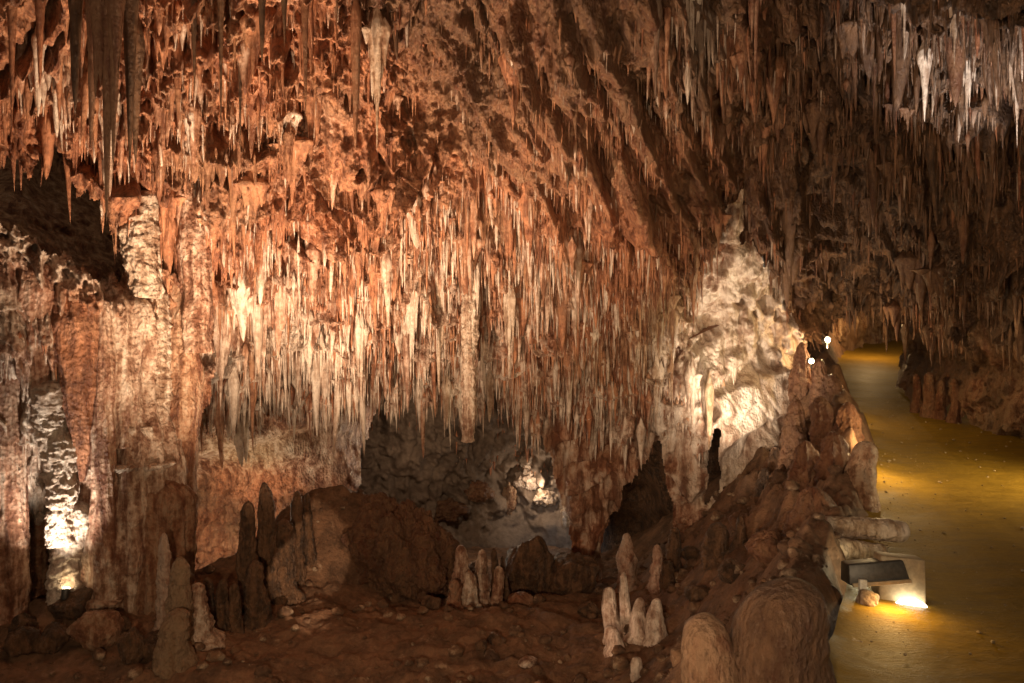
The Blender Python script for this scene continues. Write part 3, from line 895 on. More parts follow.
# ------------------------------------------------------------------ stalagmites, columns, boulders
def lump(h, prof, nseg=48, nring=56, seed=0, rough=.06, knob=.1, flute=0.0, nfl=18, lean=(0, 0), flat=1.0, ring=0.0, base=.25):
    """a standing dripstone: prof = [(t, radius m)], t 0 at the foot and 1 at the top, origin at the foot"""
    pr = np.array(prof, float)
    t = np.concatenate([np.linspace(-base / max(h, .01), .9, nring - 12), .9 + .1 * np.sin(np.linspace(0, 1, 13)[1:] * np.pi / 2)])
    R = np.interp(np.clip(t, 0, 1), pr[:, 0], pr[:, 1])
    R = np.convolve(np.pad(R, 2, mode='edge'), np.ones(5) / 5, 'valid')
    cap = np.sqrt(np.clip(1 - ((t - .9) / .1) ** 2, 0, 1)); R = np.where(t > .9, R * (.04 + .96 * cap), R)
    rm = pr[:, 1].mean()
    r = np.random.default_rng(seed)
    ax = np.stack([lean[0] * t * h + rm * .18 * np.sin(t * r.uniform(2, 5) + r.uniform(0, 6)), lean[1] * t * h + rm * .18 * np.sin(t * 4 + r.uniform(0, 6)), t * h], -1)
    a = np.linspace(0, 2 * np.pi, nseg, endpoint=False)
    A, T = np.meshgrid(a, t)
    Q = np.stack([np.cos(A) * R[:, None], np.sin(A) * R[:, None], T * h], -1)
    S = 1.0 / max(rm, .02)
    m = 1 + knob * 2 * nz(Q, .55 * S, .55 * S, .45 * S, seed * 1.7) + rough * 2 * fbm(Q, 1.5 * S, 4, .6, seed * 2.3)
    if flute:
        m = m + flute * (1 - 2 * np.abs(perlin(np.cos(A) * nfl / 6.3 + 9, np.sin(A) * nfl / 6.3 + 4, T * h * .16 / rm + seed)))
    if ring:
        s = T * h / rm * 1.1 + .7 * nz(Q, .8 * S, off=seed); s = s - np.floor(s)
        m = m + ring * (1 - s) * np.where(s < .08, s / .08, 1)
    return loft(ax, R[:, None] * m, nseg, flat)


def boulder(rx, ry, rz, seed=0, cuts=9, rough=.08, n=56):
    r = np.random.default_rng(seed)
    th = np.linspace(.02, np.pi - .02, n // 2 + 8); ph = np.linspace(0, 2 * np.pi, n, endpoint=False)
    PH, TH = np.meshgrid(ph, th)
    D = np.stack([np.sin(TH) * np.cos(PH), np.sin(TH) * np.sin(PH), -np.cos(TH)], -1)
    R = np.ones(PH.shape)
    for k in range(cuts):
        nv = r.normal(size=3); nv /= np.linalg.norm(nv); c = r.uniform(.62, .9)
        dt = (D * nv).sum(-1)
        R = np.minimum(R, np.where(dt > .05, c / np.maximum(dt, .05), 9))
    R = R * (1 + rough * 2 * fbm(D, 1.6, 5, .6, seed * 3.7))
    X = D * R[..., None] * np.array([rx, ry, rz])
    nr, ns = PH.shape
    v = np.concatenate([X.reshape(-1, 3), X[:1].mean(1), X[-1:].mean(1)])
    i = np.arange(nr * ns).reshape(nr, ns); j = np.roll(i, -1, 1)
    f = np.stack([i[:-1], j[:-1], j[1:], i[1:]], -1).reshape(-1, 4)
    c0 = np.stack([j[0], i[0], np.full(ns, nr * ns), np.full(ns, -1)], -1)
    c1 = np.stack([i[-1], j[-1], np.full(ns, nr * ns + 1), np.full(ns, -1)], -1)
    return v, np.concatenate([f, c0, c1])


def hit(px, py):
    d = np.arange(3.2, 26, .02)
    p = P(px, py, d)
    below = p[:, 2] < ground_z(p[:, 0], p[:, 1], False)
    return float(d[np.argmax(below)]) if below.any() else 25.0


def gz(x, y):
    return float(ground_z(np.array([x]), np.array([y]))[0])


def stand(name, label, px, pb, pt, w, cat, color, group=None, d=None, prof=None, z0=None, parent=None, pos=None, **kw):
    d = hit(px, pb) if d is None else d
    x = (px - CX) / F * d
    zb = gz(x, d) if z0 is None else z0
    h = V3(px, pt, d).z - zb
    rad = w * .5 / F * d
    prof = [(t, q * rad) for t, q in (prof or [(0, 1.15), (.2, 1.0), (.6, .86), (.85, .68), (1, .6)])]
    v, f = lump(h, prof, **kw)
    o = link(name, mesh_from(name, v, f, M_ROCKO), (x, d, zb) if parent is None else pos, parent, color)
    if label: tag(o, label, cat, group)
    return o, d, h


SG = "stalagmites rising from the cave floor"
BRN, RED, PINK, GRY, YEL = (.05, .85, .2), (.1, .55, .1), (.62, .05, .25), (.5, .4, .25), (.45, .1, .85)
CARROT = [(0, 1.6), (.08, 1.25), (.2, 1.05), (.5, .88), (.8, .64), (1, .4)]
BULLET = [(0, 1.45), (.1, 1.15), (.3, 1.04), (.7, .88), (.9, .70), (1, .5)]
SAG = [  # px, base, top, width, colour, profile, label
    (180, 655, 556, 27, (.15, .5, .7), CARROT, "tall ochre stalagmite with a shiny rounded head in front of the layered column"),
    (176, 668, 609, 29, (.15, .5, .7), BULLET, "lower ochre stalagmite leaning on the tall shiny one"),
    (166, 640, 533, 16, GRY, CARROT, "slim grey stalagmite behind the tall shiny one"),
    (196, 645, 582, 28, (.5, .2, .5), CARROT, "dull ochre stalagmite flank behind the shiny pair"),
    (208, 626, 578, 14, BRN, BULLET, "dark stubby stalagmite nearest the ochre pair"),
    (222, 626, 579, 12, BRN, BULLET, "dark stubby stalagmite in the middle of three twins"),
    (236, 628, 583, 11, BRN, BULLET, "dark stubby stalagmite at the end of three twins"),
    (249, 612, 501, 21, (.05, .85, .2), CARROT, "tall dark stalagmite before the crusted rock face"),  # shade painted into the colour of these backlit stalagmites by the mound
    (269, 606, 482, 22, (.05, .85, .2), CARROT, "tallest grey brown stalagmite on the mound's shoulder"),
    (283, 600, 520, 26, BRN, BULLET, "broad dark stalagmite on the mound's shoulder"),
    (297, 578, 491, 13, (.05, .85, .2), BULLET, "slim grey stalagmite on the mound's shoulder before the tan ledge"),
    (309, 560, 493, 10, BRN, CARROT, "small dark stalagmite topped by a knob before the tan ledge"),
    (258, 622, 560, 20, BRN, BULLET, "low dark stalagmite at the foot of the mound's shoulder"),
    (461, 600, 545, 17, (.45, .3, .3), CARROT, "tallest pointed stalagmite in the cluster right of the mound"),
    (482, 600, 549, 13, (.5, .25, .4), BULLET, "flat topped stalagmite in the cluster right of the mound"),
    (495, 598, 548, 9, DARK, CARROT, "thin black stalagmite in the cluster right of the mound"),
    (470, 606, 570, 15, (.5, .2, .5), CARROT, "short pale stalagmite at the front of the cluster by the mound"),
    (498, 604, 566, 10, (.4, .3, .4), BULLET, "short round stalagmite at the right of the cluster by the mound"),
    (455, 608, 580, 12, (.3, .4, .3), BULLET, "stump at the left of the cluster by the mound"),
    (505, 600, 556, 8, BRN, CARROT, "last thin stalagmite of the cluster by the mound"),
    (612, 640, 587, 17, PINK, BULLET, "pinkish stalagmite at the left of the lit group on the floor"),
    (626, 640, 572, 13, PINK, CARROT, "tallest pinkish stalagmite of the lit group on the floor"),
    (639, 641, 598, 18, PINK, CARROT, "squat pinkish stalagmite in the middle of the lit group"),
    (657, 640, 599, 21, PINK, CARROT, "broad pinkish stalagmite at the right of the lit group"),
    (614, 652, 626, 17, PINK, BULLET, "low pinkish stalagmite in front of the lit group"),
    (638, 676, 657, 13, (.7, 0, .3), BULLET, "small isolated pinkish stalagmite near the bottom edge"),
    (676, 575, 527, 14, BRN, BULLET, "dark stalagmite standing at the right of the black opening"),
    (718, 560, 522, 22, BRN, BULLET, "dark stump on the slope below the pale wall"),
    (668, 588, 560, 13, BRN, BULLET, "low dark stump below the black opening"),
    (740, 545, 515, 12, BRN, CARROT, "pointed dark stalagmite on the slope below the pale wall"),
    (630, 590, 533, 20, (.45, .35, .1), CARROT, "pale grey lumpy stalagmite in the black opening"),
    (657, 588, 544, 13, (.45, .35, .1), CARROT, "smaller pale grey stalagmite at the edge of the black opening"),
]
for k, (px, pb, pt, w, c, prof, lab) in enumerate(SAG):
    pk = k in (20, 21, 22, 23, 24, 25)
    stand("stalagmite", lab, px, pb, pt, w, "stalagmite", c, SG, prof=prof, seed=200 + k, rough=.03 if pk else .09, knob=.08 if pk else .18, ring=.0 if pk else .07, flute=.0 if pk else .04, nfl=6, nseg=44, nring=70,
          lean=(rng.normal() * .03, 0))

# the ridge between chamber and path
RSG = "stalagmites on the ridge beside the path"
HORN = [(0, 1.35), (.2, 1.1), (.45, .95), (.6, .8), (.75, .72), (.9, .5), (1, .3)]
RIDGE = [
    (801, 520, 342, 26, 14.0, RED, HORN, "tallest rough brown stalagmite at the far end of the ridge"),
    (818, 520, 358, 22, 13.3, RED, CARROT, "rough brown stalagmite just below the far lamp"),
    (834, 520, 374, 22, 12.6, RED, BULLET, "round shouldered brown stalagmite at the path's bend"),
    (796, 560, 396, 30, 11.6, RED, HORN, "leaning reddish stalagmite on the chamber side of the ridge"),
    (820, 560, 396, 34, 11.0, RED, CARROT, "thick reddish stalagmite in the middle of the ridge"),
    (844, 560, 402, 28, 10.4, (.15, .5, .2), BULLET, "thick brown stalagmite with a knobbly head in the middle of the ridge"),
    (802, 600, 440, 40, 9.4, RED, HORN, "reddish rock horn over the dark slope"),
    (832, 600, 432, 40, 9.0, RED, CARROT, "massive reddish stalagmite behind the smooth bullet shaped one"),
    (862, 522, 441, 32, 8.2, (.3, .3, .5), BULLET, "smooth bullet shaped stalagmite against the ochre path"),
    (818, 640, 486, 58, 7.6, RED, HORN, "broad rough brown hump of the ridge above the lamp"),
    (790, 640, 512, 40, 7.9, RED, HORN, "dark brown hump on the chamber side of the ridge"),
    (838, 640, 522, 48, 7.0, (.3, .25, .9), BULLET, "yellow crusted hump beside the lamp"),
    (778, 520, 446, 20, 12.3, BRN, CARROT, "dark brown stump seen against the pale wall"),
    (764, 540, 468, 18, 12.0, BRN, CARROT, "dark pointed stump seen against the lower pale wall"),
]
for k, (px, pb, pt, w, d, c, prof, lab) in enumerate(RIDGE):
    x = (px - CX) / F * d
    z0 = min(V3(px, pb, d).z, gz(x, d))
    rg = .05 if k == 8 else .15
    stand("stalagmite", lab, px, pb, pt, w, "stalagmite", c, RSG, d=d, z0=z0, prof=prof, seed=300 + k, rough=rg, knob=.06 if k == 8 else .13, flute=0 if k == 8 else .28, nfl=8, nseg=90, nring=130, lean=(rng.normal() * .03, 0))

# right foot of the path
for k, (px, pb, pt, w, d, lab) in enumerate([
        (917, 406, 374, 9, 15.2, "dark stalagmite at the path's far edge nearest the passage"),
        (930, 409, 372, 13, 14.6, "dark round headed stalagmite at the path's far edge"),
        (941, 411, 380, 9, 14.4, "short dark stalagmite at the path's far edge"),
        (955, 414, 378, 9, 14.0, "grey stalagmite standing last at the path's far edge")]):
    stand("stalagmite", lab, px, pb, pt, w, "stalagmite", (.25, .5, .35), SG, d=d, z0=V3(px, pb, d).z - .05, prof=BULLET, seed=330 + k, nseg=28, nring=36)

# smooth big boulders close to the viewer
for k, (px, pt, w, d, c, lab) in enumerate([
        (709, 612, 58, 4.3, (.2, .5, .5), "smooth rounded brown stalagmite at the bottom edge, left of the bigger one"),
        (790, 577, 94, 4.2, (.15, .66, .45), "biggest smooth rounded brown stalagmite at the bottom edge beside the lamp")]):
    stand("stalagmite", lab, px, 730, pt, w, "stalagmite", c, "smooth stalagmites nearest the viewer", d=d, z0=V3(px, 740, d).z,
          prof=[(0, 1.05), (.4, 1.03), (.6, .98), (.74, .9), (.84, .79), (.92, .64), (1, .42)], seed=343 + k, rough=.022, knob=.08, nseg=140, nring=160)

# loose rocks
RG = "rocks lying on the cave floor"
ROCKS = [
    (48, 655, 30, 26, BRN, "dark angular rock at the bottom of the rock pile on the left"),
    (92, 650, 44, 34, (.3, .35, .4), "flat faced brown rock in the middle of the left rock pile"),
    (20, 660, 32, 26, BRN, "dark rock at the lower left corner"),
    (70, 620, 40, 26, BRN, "dark rock hiding the lamp below the white flowstone"),
    (20, 640, 24, 20, BRN, "rounded dark rock by the lamp lit chip of the left pile"),
    (128, 665, 24, 34, BRN, "dark rock standing upright at the bottom of the left pile"),
    (100, 615, 36, 16, (.4, .3, .4), "flat pale brown rock leaning on the column foot"),
    (155, 660, 36, 26, DARK, "rubbly dark rock before the ochre stalagmites"),
    (120, 640, 16, 20, DARK, "small black rock between the left pile and the ochre stalagmites"),
    (520, 606, 26, 12, (.3, .4, .3), "pale flat rock right of the stalagmite cluster"),
    (528, 596, 50, 62, DARK, "dark peaked rock before the bluish floor of the rear chamber"),
    (574, 596, 54, 44, DARK, "dark rock right of the peaked one before the rear chamber"),
    (495, 640, 20, 12, BRN, "brown rock on the bare floor left of the pinkish group"),
    (482, 650, 14, 9, BRN, "small brown rock on the bare floor left of the pinkish group"),
    (528, 665, 20, 8, (.5, .2, .3), "flat pale rock on the bare floor near the bottom edge"),
    (632, 642, 18, 16, DARK, "black rock between the pinkish stalagmites"),
    (700, 600, 26, 16, BRN, "brown rock on the slope right of the pinkish group"),
    (735, 580, 30, 20, BRN, "brown rock half way up the slope"),
    (690, 560, 20, 13, BRN, "brown rock on the slope beside the black opening"),
    (770, 560, 36, 28, RED, "reddish rock high on the slope under the ridge"),
    (742, 530, 22, 16, RED, "reddish rock near the top of the slope"),
    (660, 615, 16, 10, BRN, "small brown rock right behind the pinkish group"),
    (590, 612, 22, 12, BRN, "low brown rock left behind the pinkish group"),
    (430, 610, 20, 14, BRN, "brown rock at the foot of the big mound"),
]
for k, (px, pb, w, h, c, lab) in enumerate(ROCKS):
    d = hit(px, pb); x = (px - CX) / F * d; s = d / F
    v, f = boulder(w * .56 * s, w * .5 * s, h * .62 * s, 400 + k, 10, .07)
    o = link("rock", mesh_from("rock", v, f, M_ROCKO), (x, d + w * .2 * s, gz(x, d) + h * .36 * s), None, c)
    o.rotation_euler = (0, 0, rng.uniform(-.6, .6))
    tag(o, lab, "rock", RG)

# the big boulder on the mound
d = 12.4
def rough_rock(name, px, pb, pt, w, dd, color, label, cat, seed, cuts=14, n=150, sink=.25, deep=.5, fine=.05):
    q = dd / F; h = (pb - pt) * q
    v, f = boulder(w * .56 * q, w * deep * q, h * (.5 + sink * .5) * 1.06, seed, cuts, .12, n)
    m = max(w * q, h)
    v = v * (1 + fine * 1.6 * fbm(v / m, 3.2, 5, .62, seed * .3) + fine * .8 * billow(v / m, 5.5, 3, .6, seed * .7))[:, None]
    o = link(name, mesh_from(name, v, f, M_ROCKO), V3(px, pb, dd) + Vector((0, 0, h * (.5 - sink * .5))), None, color)
    return tag(o, label, cat)


rough_rock("boulder", 398, 606, 506, 104, 12.0, (.03, .62, .12), "huge rough brown boulder leaning on the right side of the earth mound", "boulder", 479, 9, 260, fine=.022)

# pale formations of the rear chamber
for k, (px, pb, pt, w, dd, c, lab) in enumerate((
        (526, 488, 470, 22, 19.6, (1.1, -.2, .2), "glowing white flowstone knob in the grotto of the rear chamber"),
        (527, 468, 455, 14, 19.9, (1.0, -.2, .2), "small glowing white knob above the larger one in the grotto"),
        (546, 506, 486, 26, 19.4, (.5, .1, .8), "ochre flowstone lump below the glowing knobs of the grotto"),
        (572, 530, 500, 18, 18.8, (.4, .1, .9), "yellow flowstone ribs at the right side of the rear chamber"),
        (508, 512, 484, 16, 20.2, (.3, .4, .5), "brown flowstone lump left of the grotto"),
        (478, 500, 482, 26, 20.4, (.1, .5, .4), "brown rock outcrop on the rear chamber's wall"),
        (447, 520, 500, 34, 20.0, (.1, .6, .3), "broad brown rock outcrop low on the rear chamber's wall"),
        (432, 590, 532, 20, 15.6, (.7, .0, .7), "yellowish rock edge lit from below right behind the boulder"))):
    if dd > 17: dd = float(surf_at("rock_outcrop.005", px, (pb + pt) / 2)[1]) - .12
    rough_rock("flowstone_mound", px, pb, pt, w, dd, c, lab, "flowstone", 31 + k, 8, 70, .1, .5, .12)

# pebbles and clods on the slope and the floor
vs, fs, o = [], [], 0
base = [boulder(1, 1, .75, 500 + k, 8, .09, 10) for k in range(6)]
n = 0
while n < 2600:
    d = rng.uniform(5, 15); px = rng.uniform(-20, 860)
    x = (px - CX) / F * d
    s = x - xl(d)
    if s > -.3: continue
    if s < -3.4 and rng.random() < .3: continue
    r = .010 + .10 * rng.random() ** 6
    v, f = base[n % 6]
    vs.append(v * r + np.array([x, d, gz(x, d) + r * .25])); fs.append(np.where(f >= 0, f + o, -1)); o += len(v); n += 1
M_CLOD = soil_mat("clods", (.06, .028, .014), (.19, .095, .045), (.40, .28, .18), palew=(.5, .66))
tag(link("rubble", mesh_from("rubble", np.concatenate(vs), np.concatenate(fs), M_CLOD)), kind="stuff")

# grit washed on to the path
vs, fs, o = [], [], 0
for n in range(900):
    d = rng.uniform(4.6, 17); sd = .05 + 5.5 * rng.random() ** 2.2
    r = .004 + .018 * rng.random() ** 5
    v, f = base[n % 6]
    vs.append(v * r + np.array([xl(d) + sd, d, float(zp(d)) + H + r * .3 + .10 * math.exp(-sd / .35) * .6])); fs.append(np.where(f >= 0, f + o, -1)); o += len(v)
M_GRIT = soil_mat("path_grit", (.22, .14, .05), (.40, .29, .15), (.5, .4, .25), palew=(.5, .66))
tag(link("gravel", mesh_from("gravel", np.concatenate(vs), np.concatenate(fs), M_GRIT)), kind="stuff")

# ------------------------------------------------------------------ the layered column on the left
s10 = 10.0 / F
base = V3(132, 622, 10.0)
col = tag(empty("layered_flowstone", base), "tall layered pale column with stacked fluted shelves reaching up to the ceiling", "column")


def part(name, px, pb, pt, w, dd, color, prof, **kw):
    b = V3(px, pb, 10.0 + dd)
    h = (pb - pt) / F * (10.0 + dd); rad = w * .5 / F * (10 + dd)
    v, f = lump(h, [(t, q * rad) for t, q in prof], **kw)
    return link(name, mesh_from(name, v, f, M_ROCKO), b - base, col, color)


STR = [(0, 1), (1, .9)]
part("shaft", 128, 625, 290, 84, .35, (.45, .2, .42), [(0, 1.25), (.3, 1.15), (.38, 1.08), (.6, 1.0), (.68, .86), (.85, .85), (1, .75)], seed=601, flute=.20, nfl=20, ring=.04, rough=.028, knob=.07, nseg=150, nring=180)
part("flowstone_skirt", 155, 625, 478, 62, .05, (.3, .42, .4), [(0, 1.05), (.5, 1.0), (.85, .9), (1, .5)], seed=602, flute=.20, nfl=18, rough=.02, knob=.05, nseg=130, nring=110)
part("side_rib", 98, 622, 330, 30, .0, (.6, .15, .45), [(0, 1.1), (.5, 1), (.8, .7), (1, .4)], seed=603, flute=.14, nfl=8, rough=.025, nseg=70, nring=130)
part("knobbly_pillar", 157, 478, 285, 22, .25, (.5, .15, .55), STR, seed=604, ring=.22, rough=.07, knob=.12, nseg=60, nring=170)
part("leaning_pillar", 186, 478, 225, 30, .5, (.3, .25, .4), [(0, .7), (.3, 1), (.8, .9), (1, .7)], seed=605, rough=.03, knob=.08, flute=.18, nfl=9, nseg=70, nring=150)
part("upper_drapery", 122, 426, 292, 54, -.0, (.45, .15, .4), [(0, .92), (.12, .98), (.6, 1), (.9, .8), (1, .6)], seed=606, flute=.26, nfl=15, rough=.025, nseg=120, nring=110)
for k, (px, pb, pt, w) in enumerate(((136, 452, 422, 56), (134, 470, 458, 68))):
    part("shelf", px, pb, pt, w, .10, (.55, .18, .5), [(0, .9), (.1, .97), (.7, 1), (.9, .9), (1, .6)], seed=610 + k, flute=.20, nfl=36, rough=.06, knob=.08, nseg=170, nring=60, base=.02)
part("knobbly_pillar", 143, 280, 190, 36, .0, (.5, .1, .55), [(0, .8), (.2, 1), (.8, 1), (1, .8)], seed=620, rough=.10, knob=.14, nseg=90, nring=110)
part("leaning_pillar", 198, 335, 150, 30, .35, (.4, .15, .3), [(0, .8), (.5, 1), (1, .7)], seed=621, rough=.04, knob=.09, flute=.2, nfl=10, nseg=90, nring=120)

# slimmer fluted pillars and draperies along the left wall
for k, (px, pb, pt, w, dd, c, prof, lab) in enumerate((
        (8, 620, 250, 26, 9.3, (.35, .25, .3), [(0, 1.2), (.3, .9), (.6, .8), (.85, 1), (1, .7)], "grey brown fluted pillar at the picture's left edge"),
        (80, 480, 282, 38, 9.45, (.1, .12, .15), [(0, .12), (.15, .4), (.45, .75), (.8, 1), (1, .8)], "reddish fluted drapery tapering down between the shelf edge and the white flowstone"),
        (106, 610, 300, 22, 9.55, (.4, .15, .35), [(0, 1.2), (.4, .9), (.8, .8), (1, .6)], "slim tan fluted pillar along the near side of the layered column"),
        (40, 400, 262, 34, 9.3, (.4, .05, .2), [(0, .25), (.3, .7), (.8, 1), (1, .7)], "pinkish fluted drapery under the crusted edge of the tilted shelf"))):
    h = (pb - pt) / F * dd
    v, f = lump(h, [(t, q * w * .5 / F * dd) for t, q in prof], seed=630 + k, flute=.26, nfl=9, rough=.03, knob=.09, nseg=90, nring=190, base=.02)
    tag(link("fluted_dripstone", mesh_from("fluted_dripstone", v, f, M_ROCKO), V3(px, pb, dd), None, c), lab, "drapery" if k in (1, 3) else "pillar")

# white flowstone cascade lit by the hidden lamp
base = V3(70, 595, 9.7)
wf = tag(empty("flowstone_cascade", base), "brilliant white knobbly flowstone cascade lit from its foot by a hidden lamp", "flowstone")
W_ = (1.1, -.2, .25)
for k, (nm, px, pb, pt, w, dd, prof) in enumerate((
        ("cascade_foot", 72, 600, 500, 34, -.42, [(0, 1.1), (.5, 1), (.85, .9), (1, .6)]),
        ("cascade_trunk", 62, 525, 430, 26, -.62, [(0, .8), (.4, 1), (.8, 1), (1, .7)]),
        ("cascade_head", 52, 450, 380, 34, -.62, [(0, .5), (.4, .9), (.8, 1), (1, .7)]),
        ("cascade_foot", 38, 585, 480, 16, .2, [(0, 1), (.5, .8), (1, .5)]))):
    b = V3(px, pb, 10.0 + dd); h = (pb - pt) / F * (10 + dd)
    v, f = lump(h, [(t, q * w * .5 / F * (10 + dd)) for t, q in prof], seed=640 + k, ring=.16, rough=.10, knob=.14, nseg=80, nring=110)
    link(nm, mesh_from(nm, v, f, M_ROCKO), b - base, wf, W_ if k < 3 else (.3, .4, .3))
for k, (px, p0, p1, w) in enumerate(((22, 430, 486, 15), (40, 425, 470, 9), (78, 440, 500, 12), (86, 430, 480, 9))):
    o = link("icicle", VAR_ME[k], V3(px, p0, 9.55) - base, wf, W_)
    R = w * .5 / F * 9.55; o.scale = (R, R, (p1 - p0) / F * 9.55)

# blunt fluted column hanging from the curtain
root = Vector(surf_at("ceiling", 470, 262).tolist()); dd = root.y - .02
root = V3(469, 256, dd)
hh = (442 - 256) / F * dd
v, f = lump(hh, [(0, .62), (.1, .72), (.5, .8), (1, 1.3)][0:0] or [(0, .085), (.06, .10), (.3, .11), (.7, .125), (1, .12)], seed=660, flute=.18, nfl=12, rough=.09, knob=.12, nseg=60, nring=150, base=.0)
v = v - np.array([0, 0, hh])
tag(link("stalactite", mesh_from("blunt_stalactite", v, f, M_ROCKO), root, None, (.52, .12, .45)), "thick blunt ended fluted stalactite hanging furthest down over the rear chamber", "stalactite", "stalactites crowding the cave ceiling")

# fallen stalagmite lying towards the path
v, f = lump(.62, [(0, .11), (.5, .105), (.85, .10), (1, .085)], seed=670, rough=.04, knob=.08, nseg=48, nring=60, base=.1)
o = link("fallen_stalagmite", mesh_from("fallen_stalagmite", v, f, M_ROCKO), V3(838, 528, 6.9), None, (.5, .1, .75))
o.rotation_euler = (math.radians(8), math.radians(92), 0)
tag(o, "fallen smooth stalagmite piece lying on the ridge above the lamp", "stalagmite")
v, f = lump(.42, [(0, .09), (.5, .085), (1, .07)], seed=671, rough=.04, knob=.08, nseg=40, nring=50, base=.1)
o = link("fallen_stalagmite", mesh_from("fallen_stalagmite", v, f, M_ROCKO), V3(842, 549, 6.6), None, (.45, .1, .85))
o.rotation_euler = (math.radians(5), math.radians(95), .2)
tag(o, "shorter fallen stalagmite piece under the smooth one above the lamp", "stalagmite")
for px, py, dd, r, lab in ((868, 600, 5.5, .085, "rounded pale stone beside the lamp's glowing end"), (856, 622, 5.4, .10, "rounded yellowish stone at the foot of the lamp post"), (822, 596, 5.6, .14, "dark stone wedged between the biggest stalagmite and the lamp"),
                           (850, 655, 4.9, .13, "pale crusted stone low on the path's edge beside the biggest stalagmite")):
    v, f = boulder(r, r, r * .85, int(px), 7, .06, 48)
    tag(link("rock", mesh_from("rock", v, f, M_ROCKO), V3(px, py, dd), None, (.45, .05, .9) if r != .14 else BRN), lab, "rock", RG)


# ------------------------------------------------------------------ lamps
M_METAL = plain_mat("lamp_grey_metal", (.10, .095, .085), .45, .6)
M_BOX = plain_mat("lamp_tan_housing", (.42, .32, .19), .6)
M_POST = plain_mat("lamp_white_post", (.75, .72, .62), .5)
M_GLOW = plain_mat("lamp_lens_glow", (1, 1, 1), .3, 0, (1.0, .93, .72), 14)


def box(name, c, sx, sy, sz, mat, parent, taper=(1, 1), bev=.008, rot=(0, 0, 0)):
    v = []
    for z, k in ((-.5, taper[0]), (.5, taper[1])):
        for x, y in ((-.5, -.5), (.5, -.5), (.5, .5), (-.5, .5)):
            v.append((x * sx * k, y * sy * k, z * sz))
    f = [(3, 2, 1, 0), (4, 5, 6, 7), (0, 1, 5, 4), (1, 2, 6, 5), (2, 3, 7, 6), (3, 0, 4, 7)]
    o = link(name, mesh_from(name, v, np.array(f), mat, False), c, parent)
    o.rotation_euler = rot
    m = o.modifiers.new("edge", 'BEVEL'); m.width = bev; m.segments = 2
    return o


lp = V3(880, 582, 5.75)
lamp = tag(empty("floodlight", lp), "boxy path floodlight with dark hood and glowing face over the ochre path", "lamp")
R = math.radians
hs = box("housing", (.13, -.02, .02), .34, .24, .38, M_BOX, lamp, (1.0, .92), .012, (R(-6), R(3), R(-12)))
hd = box("hood", (-.07, -.03, .10), .44, .24, .15, M_METAL, lamp, (1, .9), .010, (R(-8), R(-7), R(-8)))
fl = box("hood_flap", (-.07, -.165, .045), .42, .03, .03, M_BOX, lamp, (1, 1), .004, (R(-8), R(-7), R(-8)))


def sub(o, p):
    """hang o, placed in the thing's frame, under the part p"""
    bpy.context.view_layer.update()
    o.parent = p; o.matrix_parent_inverse = p.matrix_basis.inverted()


sub(fl, hd)
box("post", (-.22, -.18, -.10), .055, .04, .36, M_POST, lamp, (1, 1), .006)
for k in range(2):
    sub(box("vent_slot", (.05 + .11 * k, -.125, .07), .07, .012, .02, M_METAL, lamp, (1, 1), .002, (R(-6), R(3), R(-12))), hs)
ln, lf = loft(np.array([[0, 0, 0], [0, 0, .02], [0, 0, .04]]), np.array([[.11] * 32, [.125] * 32, [.11] * 32]), 32, .6)
o = link("lens", mesh_from("lens", ln, lf, M_GLOW), (.13, -.20, -.14), lamp); o.rotation_euler = (R(62), R(4), R(-6)); sub(o, hs)


def small_lamp(px, py, d, r, label, toward, es=30, color=(1.0, .82, .50)):
    p = V3(px, py, d)
    root = tag(empty("spotlight", p), label, "lamp", "small spotlights hidden among the rocks")
    v, f = loft(np.array([[0, 0, -.12], [0, 0, -.1], [0, 0, .0], [0, 0, .02]]) * (r / .05), np.array([[.03] * 20, [.042] * 20, [.05] * 20, [.052] * 20]) * (r / .05), 20)
    h = link("housing", mesh_from("housing", v, f, M_METAL), None, root)
    v, f = loft(np.array([[0, 0, .021], [0, 0, .03]]) * (r / .05), np.array([[.044] * 20, [.03] * 20]) * (r / .05), 20)
    m = plain_mat("spot_lens", (1, 1, 1), .3, 0, color, es)
    l = link("lens", mesh_from("lens", v, f, m), None, h)
    q = Vector(toward).to_track_quat('Z', 'Y').to_euler()
    h.rotation_euler = q
    box("bracket", (0, 0, -r * 1.3), r * .4, r * .4, r * 2.6, M_METAL, root, (1, 1), .002)
    return root


small_lamp(827, 340, 13.9, .06, "brightest small spotlight on the ridge where the path bends away", (.1, -.97, .12), 22)
small_lamp(811, 361, 13.0, .05, "small spotlight clipped to the rough stalagmite below the bend", (0, -1, -.1), 40)
small_lamp(883, 309, 24, .07, "tiny far spotlight high in the passage mouth", (0, -1, -.2), 40)
small_lamp(66, 590, 9.25, .05, "small spotlight behind the rocks at the foot of the white flowstone", (.0, .3, 1), 60)
small_lamp(150, 643, 8.9, .022, "tiny spotlight in the rubble before the ochre stalagmites", (.1, -.8, .6), 40)


def spot(loc, target, watts, angle, blend, color, r=.06, name="lamp_or_fill_light"):
    L = bpy.data.lights.new(name, 'SPOT'); L.energy = watts; L.spot_size = math.radians(angle); L.spot_blend = blend
    L.color = color; L.shadow_soft_size = r
    o = bpy.data.objects.new(name, L); COL.objects.link(o); o.location = loc
    o.rotation_euler = (Vector(target) - Vector(loc)).to_track_quat('-Z', 'Y').to_euler()
    return o


def point(loc, watts, color, r=.06, name="lamp_or_fill_light"):
    L = bpy.data.lights.new(name, 'POINT'); L.energy = watts; L.color = color; L.shadow_soft_size = r
    o = bpy.data.objects.new(name, L); COL.objects.link(o); o.location = loc
    return o


WARM, AMBER, WHITE, COOL = (1.0, .74, .50), (1.0, .70, .33), (1.0, .90, .76), (.72, .86, 1.0)


